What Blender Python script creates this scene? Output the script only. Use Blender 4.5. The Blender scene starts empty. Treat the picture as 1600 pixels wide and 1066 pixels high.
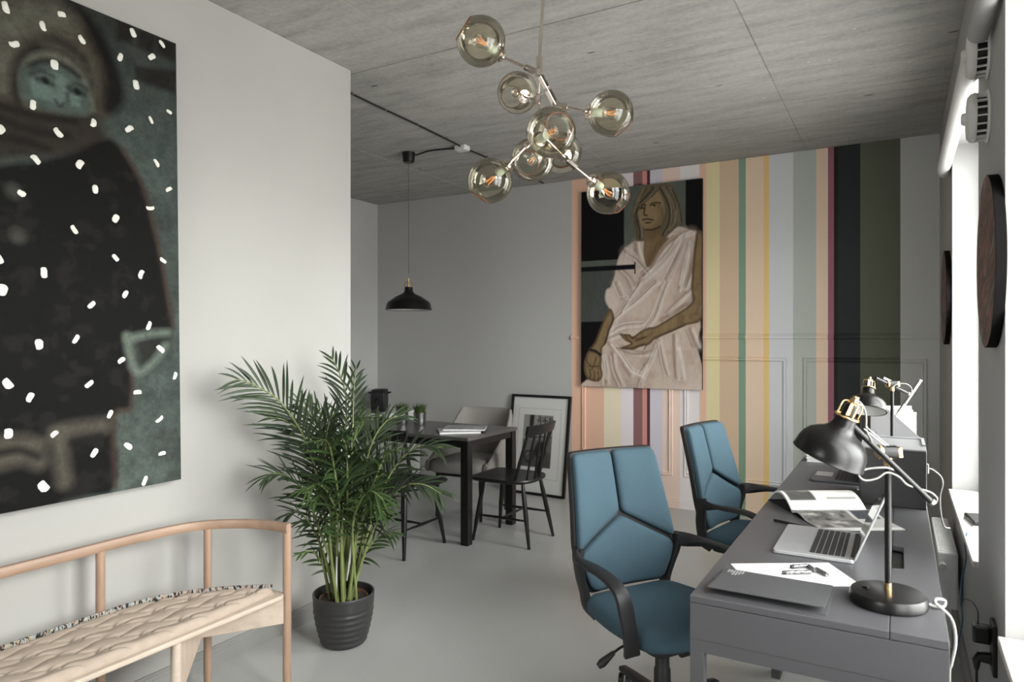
import bpy, bmesh, math, random
import numpy as np
from mathutils import Vector, Matrix

# ------------------------------------------------------------------ camera, sky, light, exposure
scene = bpy.context.scene
COL = scene.collection
YAW = math.radians(29.55)
EYE = 1.41
cam_data = bpy.data.cameras.new('camera')
cam_data.sensor_width = 36.0
cam_data.lens = 36.0 * 1067 / 1600
cam_data.clip_start = 0.02
cam_data.dof.use_dof = True
cam_data.dof.focus_distance = 3.3
cam_data.dof.aperture_fstop = 4.5
cam = bpy.data.objects.new('camera', cam_data)
cam.location = (0, 0, EYE)
cam.rotation_euler = (math.radians(90), 0, YAW)
COL.objects.link(cam)
scene.camera = cam

SKY = 26.0
world = bpy.data.worlds.new('overcast_sky')
scene.world = world
world.use_nodes = True
wn, wl = world.node_tree.nodes, world.node_tree.links
wn.clear()
w_out = wn.new('ShaderNodeOutputWorld')
w_bg = wn.new('ShaderNodeBackground')
w_tc = wn.new('ShaderNodeTexCoord')
w_sep = wn.new('ShaderNodeSeparateXYZ')
w_ramp = wn.new('ShaderNodeValToRGB')
w_ramp.color_ramp.elements[0].position = 0.47
w_ramp.color_ramp.elements[0].color = (0.50, 0.485, 0.475, 1)
w_ramp.color_ramp.elements[1].position = 0.53
w_ramp.color_ramp.elements[1].color = (1.0, 0.98, 0.975, 1)
w_map = wn.new('ShaderNodeMapRange')
w_map.inputs['From Min'].default_value = -1
w_map.inputs['From Max'].default_value = 1
wl.new(w_tc.outputs['Generated'], w_sep.inputs[0])
wl.new(w_sep.outputs['Z'], w_map.inputs['Value'])
wl.new(w_map.outputs[0], w_ramp.inputs[0])
wl.new(w_ramp.outputs[0], w_bg.inputs['Color'])
w_bg.inputs['Strength'].default_value = SKY
wl.new(w_bg.outputs[0], w_out.inputs[0])

scene.view_settings.view_transform = 'Standard'
scene.view_settings.look = 'None'
scene.view_settings.exposure = 0.0
scene.view_settings.gamma = 1.0
scene.view_settings.use_curve_mapping = False
scene.cycles.max_bounces = 12
scene.cycles.diffuse_bounces = 6
scene.cycles.transparent_max_bounces = 24
scene.cycles.sample_clamp_indirect = 6.0

# room, metres: x to the right, y into the room, z up
CEIL = 2.88
XL, XR, YB = -2.59, 0.25, 5.70          # left wall, window wall, far wall
XA = -4.90                               # far side of the alcove
WIN = [(2.985, 4.389), (0.95, 2.265)]
SILL, HEAD = 0.61, 2.47
WALL_T = 0.24

def portal(y0, y1):
    ld = bpy.data.lights.new('window_portal', 'AREA')
    ld.shape = 'RECTANGLE'; ld.size = HEAD - SILL; ld.size_y = y1 - y0
    ld.cycles.is_portal = True
    lo = bpy.data.objects.new('window_portal', ld)
    lo.location = (XR + WALL_T + 0.02, (y0 + y1) / 2, (SILL + HEAD) / 2)
    lo.rotation_euler = (0, math.radians(90), 0)
    COL.objects.link(lo)
for y0, y1 in WIN:
    portal(y0, y1)
YF0 = -1.3                               # unseen wall behind the camera; its small window is added for light
ADDED_WIN = (-1.90, -0.90, 1.2, 2.1)
ld = bpy.data.lights.new('added_window_portal', 'AREA')
ld.shape = 'RECTANGLE'; ld.size = ADDED_WIN[1] - ADDED_WIN[0]; ld.size_y = ADDED_WIN[3] - ADDED_WIN[2]; ld.cycles.is_portal = True
lo = bpy.data.objects.new('added_window_portal', ld)
lo.location = ((ADDED_WIN[0] + ADDED_WIN[1]) / 2, YF0 - .17, (ADDED_WIN[2] + ADDED_WIN[3]) / 2); lo.rotation_euler = (math.radians(90), 0, 0)
COL.objects.link(lo)

# ------------------------------------------------------------------ helpers
def lin(c):
    c = c / 255.0
    return c / 12.92 if c <= 0.04045 else ((c + 0.055) / 1.055) ** 2.4
def rgb(r, g, b):
    return (lin(r), lin(g), lin(b), 1.0)

class NT:
    def __init__(s, name):
        s.m = bpy.data.materials.new(name); s.m.use_nodes = True
        s.n, s.l = s.m.node_tree.nodes, s.m.node_tree.links
        s.b = s.n.get('Principled BSDF')
    def new(s, t, **kw):
        n = s.n.new(t)
        for k, v in kw.items():
            if hasattr(n, k): setattr(n, k, v)
            else: n.inputs[k].default_value = v
        return n
    def link(s, a, b): s.l.new(a, b)
    def pos(s, world=True, scale=(1, 1, 1)):
        mp = s.new('ShaderNodeMapping'); mp.inputs['Scale'].default_value = scale
        if world:
            g = s.new('ShaderNodeNewGeometry'); s.link(g.outputs['Position'], mp.inputs[0])
        else:
            g = s.new('ShaderNodeTexCoord'); s.link(g.outputs['Object'], mp.inputs[0])
        return mp.outputs[0]
    def noise(s, vec, scale, detail=4, rough=0.6):
        n = s.new('ShaderNodeTexNoise'); n.inputs['Scale'].default_value = scale
        n.inputs['Detail'].default_value = detail; n.inputs['Roughness'].default_value = rough
        s.link(vec, n.inputs['Vector']); return n.outputs['Fac']
    def ramp(s, fac, stops, interp='LINEAR'):
        r = s.new('ShaderNodeValToRGB'); cr = r.color_ramp; cr.interpolation = interp
        while len(cr.elements) < len(stops): cr.elements.new(0.5)
        for e, (p, c) in zip(cr.elements, stops):
            e.position = p; e.color = c
        s.link(fac, r.inputs[0]); return r.outputs[0]
    def mix(s, fac, a, b, mode='MIX'):
        m = s.new('ShaderNodeMix'); m.data_type = 'RGBA'; m.blend_type = mode
        for sock, v in ((m.inputs[0], fac), (m.inputs[6], a), (m.inputs[7], b)):
            if hasattr(v, 'links'): s.link(v, sock)
            else: sock.default_value = v
        return m.outputs[2]
    def bump(s, h, strength, dist=0.01):
        b = s.new('ShaderNodeBump'); b.inputs['Strength'].default_value = strength
        b.inputs['Distance'].default_value = dist
        s.link(h, b.inputs['Height']); s.link(b.outputs[0], s.b.inputs['Normal'])
    def color(s, c):
        if hasattr(c, 'links'): s.link(c, s.b.inputs['Base Color'])
        else: s.b.inputs['Base Color'].default_value = c

def mat(name, c, rough=0.5, metal=0.0, var=0.06, scale=30, bump=0.0, bscale=None, bdist=0.002, spec=None, stretch=(1, 1, 1), coat=0.0):
    t = NT(name)
    v = t.pos(False, stretch)
    f = t.noise(v, scale)
    lo = tuple(x * (1 - var) for x in c[:3]) + (1,); hi = tuple(min(1, x * (1 + var)) for x in c[:3]) + (1,)
    t.color(t.ramp(f, [(0.3, lo), (0.7, hi)]))
    t.b.inputs['Roughness'].default_value = rough
    t.b.inputs['Metallic'].default_value = metal
    if spec is not None: t.b.inputs['Specular IOR Level'].default_value = spec
    if coat: t.b.inputs['Coat Weight'].default_value = coat
    if bump:
        t.bump(t.noise(v, bscale or scale * 4), bump, bdist)
    return t.m

class MB:
    def __init__(s): s.v, s.f = [], []
    def add(s, vs, fs):
        o = len(s.v); s.v += [tuple(v) for v in vs]; s.f += [tuple(i + o for i in f) for f in fs]; return s
    def box(s, x0, x1, y0, y1, z0, z1, M=None):
        vs = [Vector((x, y, z)) for z in (z0, z1) for y in (y0, y1) for x in (x0, x1)]
        if M is not None: vs = [M @ v for v in vs]
        return s.add(vs, [(0, 2, 3, 1), (4, 5, 7, 6), (0, 1, 5, 4), (2, 6, 7, 3), (0, 4, 6, 2), (1, 3, 7, 5)])
    def bar(s, p0, p1, w, h, up=(0, 0, 1)):
        p0, p1 = Vector(p0), Vector(p1); t = (p1 - p0).normalized(); a = t.cross(Vector(up))
        if a.length < 1e-4: a = t.cross(Vector((1, 0, 0)))
        a.normalize(); b = a.cross(t).normalized()
        vs = [p + a * (i * w / 2) + b * (j * h / 2) for p in (p0, p1) for i, j in ((-1, -1), (1, -1), (1, 1), (-1, 1))]
        return s.add(vs, [(0, 1, 2, 3), (7, 6, 5, 4), (0, 4, 5, 1), (1, 5, 6, 2), (2, 6, 7, 3), (3, 7, 4, 0)])
    def tube(s, pts, r, n=8, caps=True):
        pts = [Vector(p) for p in pts]; m = len(pts)
        rs = r if isinstance(r, (list, tuple)) else [r] * m
        ref = None; vs = []
        for i, p in enumerate(pts):
            t = (pts[min(i + 1, m - 1)] - pts[max(i - 1, 0)]).normalized()
            if ref is None:
                ref = t.cross(Vector((0, 0, 1)))
                if ref.length < 1e-3: ref = t.cross(Vector((1, 0, 0)))
            a = (ref - t * ref.dot(t)).normalized(); ref = a; b = t.cross(a)
            vs += [p + (a * math.cos(2 * math.pi * k / n) + b * math.sin(2 * math.pi * k / n)) * rs[i] for k in range(n)]
        fs = [(i * n + k, i * n + (k + 1) % n, (i + 1) * n + (k + 1) % n, (i + 1) * n + k) for i in range(m - 1) for k in range(n)]
        if caps: fs += [tuple(range(n - 1, -1, -1)), tuple((m - 1) * n + k for k in range(n))]
        return s.add(vs, fs)
    def cyl(s, p0, p1, r0, r1=None, n=16): return s.tube([p0, p1], [r0, r0 if r1 is None else r1], n)
    def lathe(s, prof, n=28, M=None, close=False):
        vs = []; m = len(prof)
        for r, z in prof:
            for k in range(n):
                a = 2 * math.pi * k / n
                v = Vector((r * math.cos(a), r * math.sin(a), z))
                vs.append(M @ v if M is not None else v)
        fs = [(i * n + k, i * n + (k + 1) % n, (i + 1) * n + (k + 1) % n, (i + 1) * n + k) for i in range(m - 1) for k in range(n)]
        if close: fs += [tuple(range(n - 1, -1, -1)), tuple((m - 1) * n + k for k in range(n))]
        return s.add(vs, fs)
    def prism(s, poly, z0, z1, M=None):
        n = len(poly); vs = [Vector((x, y, z)) for z in (z0, z1) for x, y in poly]
        if M is not None: vs = [M @ v for v in vs]
        return s.add(vs, [tuple(range(n - 1, -1, -1)), tuple(range(n, 2 * n))] + [(i, (i + 1) % n, n + (i + 1) % n, n + i) for i in range(n)])
    def sweep(s, pts, lat, ws, ts):
        """flat band along pts: width ws along lat, thickness ts"""
        pts = [Vector(p) for p in pts]; m = len(pts); vs = []
        for i, p in enumerate(pts):
            t = (pts[min(i + 1, m - 1)] - pts[max(i - 1, 0)]).normalized()
            la = Vector(lat[i] if isinstance(lat, list) else lat); la = (la - t * la.dot(t)).normalized(); nn = t.cross(la)
            w, h = ws[i] / 2, ts[i] / 2
            for k in range(12):
                a = 2 * math.pi * k / 12
                ca, sa = math.cos(a), math.sin(a)
                ex = 0.45
                vs.append(p + la * (w * math.copysign(abs(ca) ** ex, ca)) + nn * (h * math.copysign(abs(sa) ** ex, sa)))
        n = 12
        fs = [(i * n + k, i * n + (k + 1) % n, (i + 1) * n + (k + 1) % n, (i + 1) * n + k) for i in range(m - 1) for k in range(n)]
        fs += [tuple(range(n - 1, -1, -1)), tuple((m - 1) * n + k for k in range(n))]
        return s.add(vs, fs)
    def build(s, name, material, parent=None, smooth=0, bevel=0.0, seg=2, subsurf=0, recalc=True):
        me = bpy.data.meshes.new(name); me.from_pydata(s.v, [], s.f)
        if recalc:
            bm = bmesh.new(); bm.from_mesh(me); bmesh.ops.recalc_face_normals(bm, faces=bm.faces); bm.to_mesh(me); bm.free()
        if smooth:
            me.polygons.foreach_set('use_smooth', [True] * len(me.polygons))
            me.set_sharp_from_angle(angle=math.radians(smooth))
        o = bpy.data.objects.new(name, me); COL.objects.link(o)
        if material is not None: me.materials.append(material)
        if parent is not None: o.parent = parent
        if bevel:
            b = o.modifiers.new('bevel', 'BEVEL'); b.width = bevel; b.segments = seg; b.limit_method = 'ANGLE'; b.angle_limit = math.radians(40)
        if subsurf:
            b = o.modifiers.new('subsurf', 'SUBSURF'); b.levels = subsurf; b.render_levels = subsurf
        return o

def tag(o, label=None, cat=None, group=None, kind=None):
    if label: o['label'] = label
    if cat: o['category'] = cat
    if group: o['group'] = group
    if kind: o['kind'] = kind
    return o
def thing(name, label, cat, loc=(0, 0, 0), rz=0.0, group=None):
    o = bpy.data.objects.new(name, None); COL.objects.link(o)
    o.location = loc; o.rotation_euler = (0, 0, rz); o.empty_display_size = 0.1
    return tag(o, label, cat, group)
def copy_tree(o, parent=None):
    kids = list(o.children)
    c = o.copy(); COL.objects.link(c); c.parent = parent
    for k in kids: copy_tree(k, c)
    return c
def catmull(pts, n=6):
    P = [Vector(p) for p in pts]; P = [P[0] * 2 - P[1]] + P + [P[-1] * 2 - P[-2]]
    out = []
    for i in range(1, len(P) - 2):
        for k in range(n):
            t = k / n; a, b, c, d = P[i - 1:i + 3]
            out.append(0.5 * ((2 * b) + (c - a) * t + (2 * a - 5 * b + 4 * c - d) * t * t + (3 * b - a - 3 * c + d) * t ** 3))
    out.append(P[-2]); return out
def closed_spline(pts, n=5):
    P = [Vector(p) for p in pts]; m = len(P); out = []
    for i in range(m):
        a, b, c, d = P[i - 1], P[i], P[(i + 1) % m], P[(i + 2) % m]
        for k in range(n):
            t = k / n
            out.append(0.5 * ((2 * b) + (c - a) * t + (2 * a - 5 * b + 4 * c - d) * t * t + (3 * b - a - 3 * c + d) * t ** 3))
    return out
def round_poly(poly, r, n=5):
    """round the corners of a 2-D polygon"""
    out = []; m = len(poly)
    for i in range(m):
        p = Vector(poly[i]); a = Vector(poly[i - 1]); b = Vector(poly[(i + 1) % m])
        rr = r[i] if isinstance(r, (list, tuple)) else r
        la, lb = (a - p).length, (b - p).length; k = min(rr, la * .45, lb * .45)
        p0 = p + (a - p).normalized() * k; p1 = p + (b - p).normalized() * k
        for j in range(n + 1):
            t = j / n; q = p0 * (1 - t) ** 2 + p * 2 * t * (1 - t) + p1 * t * t
            out.append((q.x, q.y))
    return out
def align(p, d):
    """matrix with origin p and local z along d"""
    d = Vector(d).normalized(); q = Vector((0, 0, 1)).rotation_difference(d)
    return Matrix.Translation(Vector(p)) @ q.to_matrix().to_4x4()
def TR(x, y, z, rz=0): return Matrix.Translation((x, y, z)) @ Matrix.Rotation(rz, 4, 'Z')
random.seed(7)

# ------------------------------------------------------------------ materials
def plaster(name, c, rough=0.75, var=0.03):
    t = NT(name); v = t.pos()
    f = t.noise(v, 1.3, 5); f2 = t.noise(v, 45, 3)
    lo = tuple(x * (1 - var) for x in c[:3]) + (1,); hi = tuple(min(1, x * (1 + var)) for x in c[:3]) + (1,)
    t.color(t.ramp(f, [(0.35, lo), (0.65, hi)]))
    t.b.inputs['Roughness'].default_value = rough; t.b.inputs['Specular IOR Level'].default_value = 0.25
    t.bump(f2, 0.08, 0.004); return t.m
M_WHITE = plaster('white_wall_paint', rgb(170, 168, 164))
M_GREY = plaster('grey_wall_paint', rgb(186, 185, 183), var=0.05)
M_WHITE2 = plaster('window_wall_paint', rgb(172, 171, 170))
M_TRIMW = plaster('skirting_paint', rgb(148, 147, 144), rough=0.5)
M_SILL = mat('sill_board', rgb(226, 222, 216), 0.4)
M_PVC = mat('window_frame_white', rgb(230, 230, 230), 0.35)

def concrete():
    t = NT('raw_concrete_ceiling'); v = t.pos()
    vs = t.pos(True, (1, 5, 1))
    big = t.noise(v, 1.1, 6, 0.6); streak = t.noise(vs, 2.5, 6, 0.65); fine = t.noise(v, 40, 5, 0.7)
    c = t.ramp(big, [(0.3, rgb(150, 149, 146)), (0.55, rgb(168, 166, 161)), (0.75, rgb(182, 180, 174))])
    c = t.mix(0.6, c, t.ramp(streak, [(0.3, rgb(122, 121, 118)), (0.5, rgb(166, 164, 159)), (0.72, rgb(192, 190, 183))]))
    c = t.mix(0.25, c, t.ramp(fine, [(0.3, rgb(130, 129, 127)), (0.7, rgb(196, 194, 189))]))
    vo = t.new('ShaderNodeTexVoronoi'); vo.inputs['Scale'].default_value = 3.4
    nz = t.noise(v, 9, 3); 
    t.link(t.pos(True, (0.55, 1.6, 1)), vo.inputs['Vector'])
    pit = t.ramp(vo.outputs['Distance'], [(0.0, (1, 1, 1, 1)), (0.035, (1, 1, 1, 1)), (0.06, (0, 0, 0, 1))])
    c = t.mix(pit, c, rgb(96, 94, 92))
    vo2 = t.new('ShaderNodeTexVoronoi'); vo2.inputs['Scale'].default_value = 5.5
    t.link(t.pos(True, (1, 1, 1)), vo2.inputs['Vector'])
    spot = t.ramp(vo2.outputs['Distance'], [(0.0, (1, 1, 1, 1)), (0.02, (1, 1, 1, 1)), (0.035, (0, 0, 0, 1))])
    c = t.mix(spot, c, rgb(226, 224, 219))
    t.color(c); t.b.inputs['Roughness'].default_value = 0.8; t.b.inputs['Specular IOR Level'].default_value = 0.2
    h = t.mix(0.5, streak, fine); h = t.mix(pit, h, (0, 0, 0, 1))
    t.bump(h, 0.6, 0.008); return t.m
M_CONC = concrete()

def floor_mat():
    t = NT('grey_resin_floor'); v = t.pos()
    a = t.noise(v, 0.9, 3, 0.5); b = t.noise(v, 90, 3, 0.6)
    c = t.ramp(a, [(0.3, rgb(178, 178, 176)), (0.7, rgb(188, 188, 186))])
    c = t.mix(0.05, c, t.ramp(b, [(0.35, rgb(150, 150, 148)), (0.65, rgb(215, 215, 212))]))
    t.color(c)
    t.b.inputs['Roughness'].default_value = 0.27
    t.b.inputs['Specular IOR Level'].default_value = 0.5
    t.bump(t.noise(t.pos(), 4.0, 2, 0.4), 0.03, 0.01)
    return t.m
M_FLOOR = floor_mat()

STRIPES = [(-2.606, (234, 191, 166)), (-2.30, (241, 227, 201)), (-2.125, (241, 230, 235)), (-2.019, (145, 105, 107)), (-1.938, (215, 151, 140)),
           (-1.898, (90, 51, 62)), (-1.868, (219, 212, 222)), (-1.757, (241, 216, 201)), (-1.615, (241, 234, 234)), (-1.453, (237, 196, 171)),
           (-1.39, (238, 223, 177)), (-1.291, (222, 194, 164)), (-1.134, (137, 164, 143)), (-1.079, (241, 215, 189)), (-0.947, (241, 205, 140)),
           (-0.898, (222, 223, 226)), (-0.728, (191, 196, 189)), (-0.555, (241, 214, 189)), (-0.483, (159, 101, 118)), (-0.434, (34, 27, 24)),
           (-0.408, (42, 45, 48)), (-0.257, (104, 107, 90)), (0.0, (215, 215, 213))]
def stripes():
    t = NT('striped_wall_paint')
    g = t.new('ShaderNodeNewGeometry'); s = t.new('ShaderNodeSeparateXYZ'); t.link(g.outputs['Position'], s.inputs[0])
    mr = t.new('ShaderNodeMapRange'); mr.inputs['From Min'].default_value = -3.0; mr.inputs['From Max'].default_value = 0.5
    t.link(s.outputs['X'], mr.inputs['Value'])
    st = [(0.0, rgb(186, 185, 183))] + [((x + 3.0) / 3.5, rgb(*c)) for x, c in STRIPES]
    c = t.ramp(mr.outputs[0], st, 'CONSTANT')
    n = t.noise(t.pos(), 60, 4)
    c = t.mix(0.06, c, t.ramp(n, [(0.3, (.4, .4, .4, 1)), (0.7, (1, 1, 1, 1))]), 'MULTIPLY')
    t.color(c); t.b.inputs['Roughness'].default_value = 0.6; t.b.inputs['Specular IOR Level'].default_value = 0.3
    t.bump(t.noise(t.pos(), 120, 2), 0.06, 0.003); return t.m
M_STRIPE = stripes()

def wood(name, c, scale=6, rough=0.45, axis=(1, 12, 12)):
    t = NT(name); v = t.pos(False, axis)
    a = t.noise(v, scale, 6, 0.65)
    lo = tuple(x * .82 for x in c[:3]) + (1,); hi = tuple(min(1, x * 1.12) for x in c[:3]) + (1,)
    t.color(t.ramp(a, [(0.3, lo), (0.5, c), (0.72, hi)]))
    t.b.inputs['Roughness'].default_value = rough; t.bump(a, 0.05, 0.002); return t.m

M_BLACK = mat('black_satin_paint', rgb(18, 17, 17), 0.38, var=0.1)
M_BLACKM = mat('black_matt_metal', rgb(14, 13, 13), 0.32, var=0.08, spec=0.35)
M_PLASTIC = mat('black_plastic', rgb(26, 25, 27), 0.5, var=0.08, bump=0.05, bscale=400, bdist=0.0005)
M_CHROME = mat('polished_nickel', rgb(226, 212, 202), 0.12, metal=1.0, var=0.03)
M_BRASS = mat('brass', rgb(216, 182, 132), 0.25, metal=1.0, var=0.05)
M_STEEL = mat('steel', rgb(190, 190, 192), 0.3, metal=1.0, var=0.04)
M_ALU = mat('laptop_aluminium', rgb(178, 178, 180), 0.38, metal=0.55, var=0.02)
M_DARKALU = mat('dark_laptop_shell', rgb(92, 92, 96), 0.4, metal=0.5, var=0.03)
M_KEYS = mat('black_keys', rgb(28, 28, 30), 0.5)
M_DESK = mat('grey_desk_lacquer', rgb(72, 71, 74), 0.42, var=0.02, scale=4)
M_BOXG = mat('grey_box_lacquer', rgb(62, 61, 63), 0.42, var=0.03, scale=5)
M_PAPER = mat('white_paper', rgb(238, 237, 234), 0.7, var=0.01)
M_CORD = mat('white_cord', rgb(140, 138, 135), 0.6, bump=0.2, bscale=300)
M_WPLAST = mat('white_plastic', rgb(214, 213, 210), 0.4, var=0.02)
M_BEECH = wood('pale_beech', rgb(196, 180, 164), 5, 0.5, (6, 1, 6))
M_OAK = wood('warm_oak', rgb(158, 130, 110), 5, 0.45, (6, 1, 6))
M_OAKV = wood('warm_oak_upright', rgb(164, 136, 116), 5, 0.45, (9, 9, 1))
M_BLUE = mat('teal_blue_fabric', rgb(62, 82, 93), 0.85, var=0.07, scale=180, bump=0.25, bscale=700, bdist=0.001, spec=0.2)
M_GREYF = mat('grey_upholstery', rgb(142, 138, 134), 0.9, var=0.12, scale=220, bump=0.25, bscale=600, bdist=0.001, spec=0.15)
M_POT = mat('charcoal_pot', rgb(52, 51, 52), 0.42, var=0.04)
M_SOIL = mat('soil', rgb(58, 46, 38), 0.95, var=0.4, scale=60, bump=0.8, bscale=80, bdist=0.01)
M_TERRA = mat('brown_nursery_pot', rgb(112, 78, 64), 0.7)
M_STEM = mat('green_stem', rgb(118, 128, 78), 0.5, var=0.2, scale=12)
def thin_glass(name, tint, edge, refl=0.55, rough=0.0):
    t = NT(name); t.n.remove(t.b)
    out = t.n.get('Material Output')
    lw = t.new('ShaderNodeLayerWeight'); lw.inputs['Blend'].default_value = 0.28
    col = t.ramp(lw.outputs['Facing'], [(0.0, tint), (0.70, tint), (1.0, edge)])
    tr = t.new('ShaderNodeBsdfTransparent'); t.link(col, tr.inputs[0])
    gl = t.new('ShaderNodeBsdfGlossy'); gl.inputs['Roughness'].default_value = rough + 0.02
    fr = t.new('ShaderNodeFresnel'); fr.inputs['IOR'].default_value = 1.5
    mu = t.new('ShaderNodeMath'); mu.operation = 'MULTIPLY_ADD'; mu.inputs[1].default_value = refl; mu.inputs[2].default_value = 0.015
    t.link(fr.outputs[0], mu.inputs[0])
    mx = t.new('ShaderNodeMixShader'); t.link(mu.outputs[0], mx.inputs[0]); t.link(tr.outputs[0], mx.inputs[1]); t.link(gl.outputs[0], mx.inputs[2])
    t.link(mx.outputs[0], out.inputs['Surface']); return t.m
M_AMBER = thin_glass('smoky_amber_glass', (0.90, 0.86, 0.755, 1), (0.76, 0.67, 0.53, 1), 0.8)
M_AMBER_RIM = mat('amber_glass_rim', rgb(120, 72, 48), 0.1, var=0.05)
M_CLEAR = thin_glass('clear_glass', (0.97, 0.97, 0.97, 1), (0.75, 0.78, 0.78, 1))
M_GLAZE = thin_glass('picture_glass', (0.985, 0.985, 0.985, 1), (0.95, 0.95, 0.95, 1), 0.25)
M_PANE = thin_glass('window_glass', (0.95, 0.97, 0.96, 1), (0.9, 0.92, 0.92, 1), 0.5)
def emit_mat(name, c, s):
    t = NT(name); t.color(c); t.b.inputs['Emission Color'].default_value = c; t.b.inputs['Emission Strength'].default_value = s
    return t.m
M_FIL = emit_mat('bulb_filament', rgb(255, 160, 70), 0.9)
def leaf_mat(name, c1, c2):
    t = NT(name); v = t.pos()
    f = t.noise(v, 7, 3)
    t.color(t.ramp(f, [(0.3, c1), (0.7, c2)])); t.b.inputs['Roughness'].default_value = 0.45
    t.b.inputs['Subsurface Weight'].default_value = 0.0
    t.b.inputs['Specular IOR Level'].default_value = 0.4
    return t.m
M_LEAF = leaf_mat('palm_leaf', rgb(40, 50, 38), rgb(58, 72, 48))
M_LEAF2 = leaf_mat('palm_leaf_bright', rgb(44, 60, 34), rgb(68, 92, 46))
M_GRASS = leaf_mat('faux_grass', rgb(50, 66, 34), rgb(86, 104, 52))
def vcol_mat(name, rough=0.6, grain=0.0, scale=60, coat=0.0):
    t = NT(name); a = t.new('ShaderNodeVertexColor'); a.layer_name = 'paint'
    c = a.outputs[0]
    if grain:
        n = t.noise(t.pos(), scale, 5, 0.7)
        c = t.mix(grain, c, t.ramp(n, [(0.3, (.25, .25, .25, 1)), (0.7, (1.3, 1.3, 1.3, 1))]), 'MULTIPLY')
        t.bump(n, 0.15, 0.003)
    t.color(c); t.b.inputs['Roughness'].default_value = rough
    t.b.inputs['Specular IOR Level'].default_value = 0.15 if rough > .4 else 0.5
    if coat: t.b.inputs['Coat Weight'].default_value = coat
    return t.m

# ------------------------------------------------------------------ structure
def struct(o): o['kind'] = 'structure'; return o
fl = MB().box(XA - .15, XR + WALL_T, YF0 - .15, YB + .15, -0.12, 0.0).build('floor', M_FLOOR); struct(fl)
ce = MB().box(XA - .15, XR + WALL_T, YF0 - .15, YB + .15, CEIL + 0.006, CEIL + 0.16).build('ceiling', M_CONC); struct(ce)
xs = [XA, -3.62, -2.09, -0.62, XR]
ys = [YF0, -0.6, 1.22, 2.84, 4.01, 4.47, YB]
rng = random.Random(3)
for i in range(len(xs) - 1):
    for j in range(len(ys) - 1):
        g = 0.003; dz = rng.uniform(0, 0.003)
        MB().box(xs[i] + g, xs[i + 1] - g, ys[j] + g, ys[j + 1] - g, CEIL + dz, CEIL + 0.006).build('concrete_panel', M_CONC, ce)
struct(MB().box(XL - .15, XL, YF0, 2.794, 0, CEIL).build('wall_left', M_WHITE, bevel=0.003))
struct(MB().box(XA - .15, XA, 1.2, YB, 0, CEIL).build('wall_alcove_side', M_GREY))
struct(MB().box(XA, XL - .15, 1.2, 1.35, 0, CEIL).build('wall_alcove_front', M_GREY))
fw = MB(); a0, a1, z0, z1 = ADDED_WIN
fw.box(XL - .15, a0, YF0 - .15, YF0, 0, CEIL); fw.box(a1, XR + WALL_T, YF0 - .15, YF0, 0, CEIL); fw.box(a0, a1, YF0 - .15, YF0, 0, z0); fw.box(a0, a1, YF0 - .15, YF0, z1, CEIL)
struct(fw.build('wall_front', M_WHITE2))
w = bpy.data.objects.new('window_4', None); COL.objects.link(w); w['kind'] = 'structure'; w.location = (0, YF0, 0)  # unseen window, added only as a light source
f = MB(); f.box(a0, a1, -.11, -.05, z0, z0 + .06); f.box(a0, a1, -.11, -.05, z1 - .06, z1); f.box(a0, a0 + .06, -.11, -.05, z0 + .06, z1 - .06); f.box(a1 - .06, a1, -.11, -.05, z0 + .06, z1 - .06)
f.build('window_frame', M_PVC, w)
nb = 3
for k in range(1, nb):
    x = a0 + (a1 - a0) * k / nb; MB().box(x - .03, x + .03, -.11, -.05, z0 + .06, z1 - .06).build('mullion', M_PVC, w)
for k in range(nb):
    xa = a0 + (a1 - a0) * k / nb + (.06 if k == 0 else .03); xb = a0 + (a1 - a0) * (k + 1) / nb - (.06 if k == nb - 1 else .03)
    MB().box(xa, xb, -.082, -.078, z0 + .06, z1 - .06).build('pane', M_PANE, w)
struct(MB().box(XA - .15, XR + WALL_T, YB, YB + .15, 0, CEIL).build('wall_back', M_STRIPE))
mb = MB()
mb.box(XR, XR + WALL_T, YF0, YB, 0, SILL - .025); mb.box(XR, XR + WALL_T, YF0, YB, HEAD, CEIL)
ed = [YF0] + [v for w in sorted(WIN) for v in w] + [YB]
for k in range(0, len(ed), 2):
    mb.box(XR, XR + WALL_T, ed[k], ed[k + 1], SILL - .025, HEAD)
struct(mb.build('wall_right', M_WHITE2))
for k, (y0, y1) in enumerate(WIN):
    w = bpy.data.objects.new('window_%d' % (k + 1), None); COL.objects.link(w); w['kind'] = 'structure'
    w.location = (XR, (y0 + y1) / 2, SILL)
    hw, hh = (y1 - y0) / 2, HEAD - SILL
    f = MB(); x0, x1 = .15, .21
    f.box(x0, x1, -hw, -hw + .06, 0, hh); f.box(x0, x1, hw - .06, hw, 0, hh); f.box(x0, x1, -hw + .06, hw - .06, 0, .06); f.box(x0, x1, -hw + .06, hw - .06, hh - .06, hh)
    f.build('window_frame', M_PVC, w, bevel=0.004)
    MB().box(x0, x1, -.045, .045, .06, hh - .06).build('mullion', M_PVC, w, bevel=0.004)
    for sgn in (-1, 1):
        a, b = (-hw + .06, -.045) if sgn < 0 else (.045, hw - .06)
        MB().box(.178, .182, a, b, .06, hh - .06).build('pane', M_PANE, w)
    MB().box(-.018, .15, -hw + .002, hw - .002, -.025, 0).build('window_sill', M_SILL, w, bevel=0.004)
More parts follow.
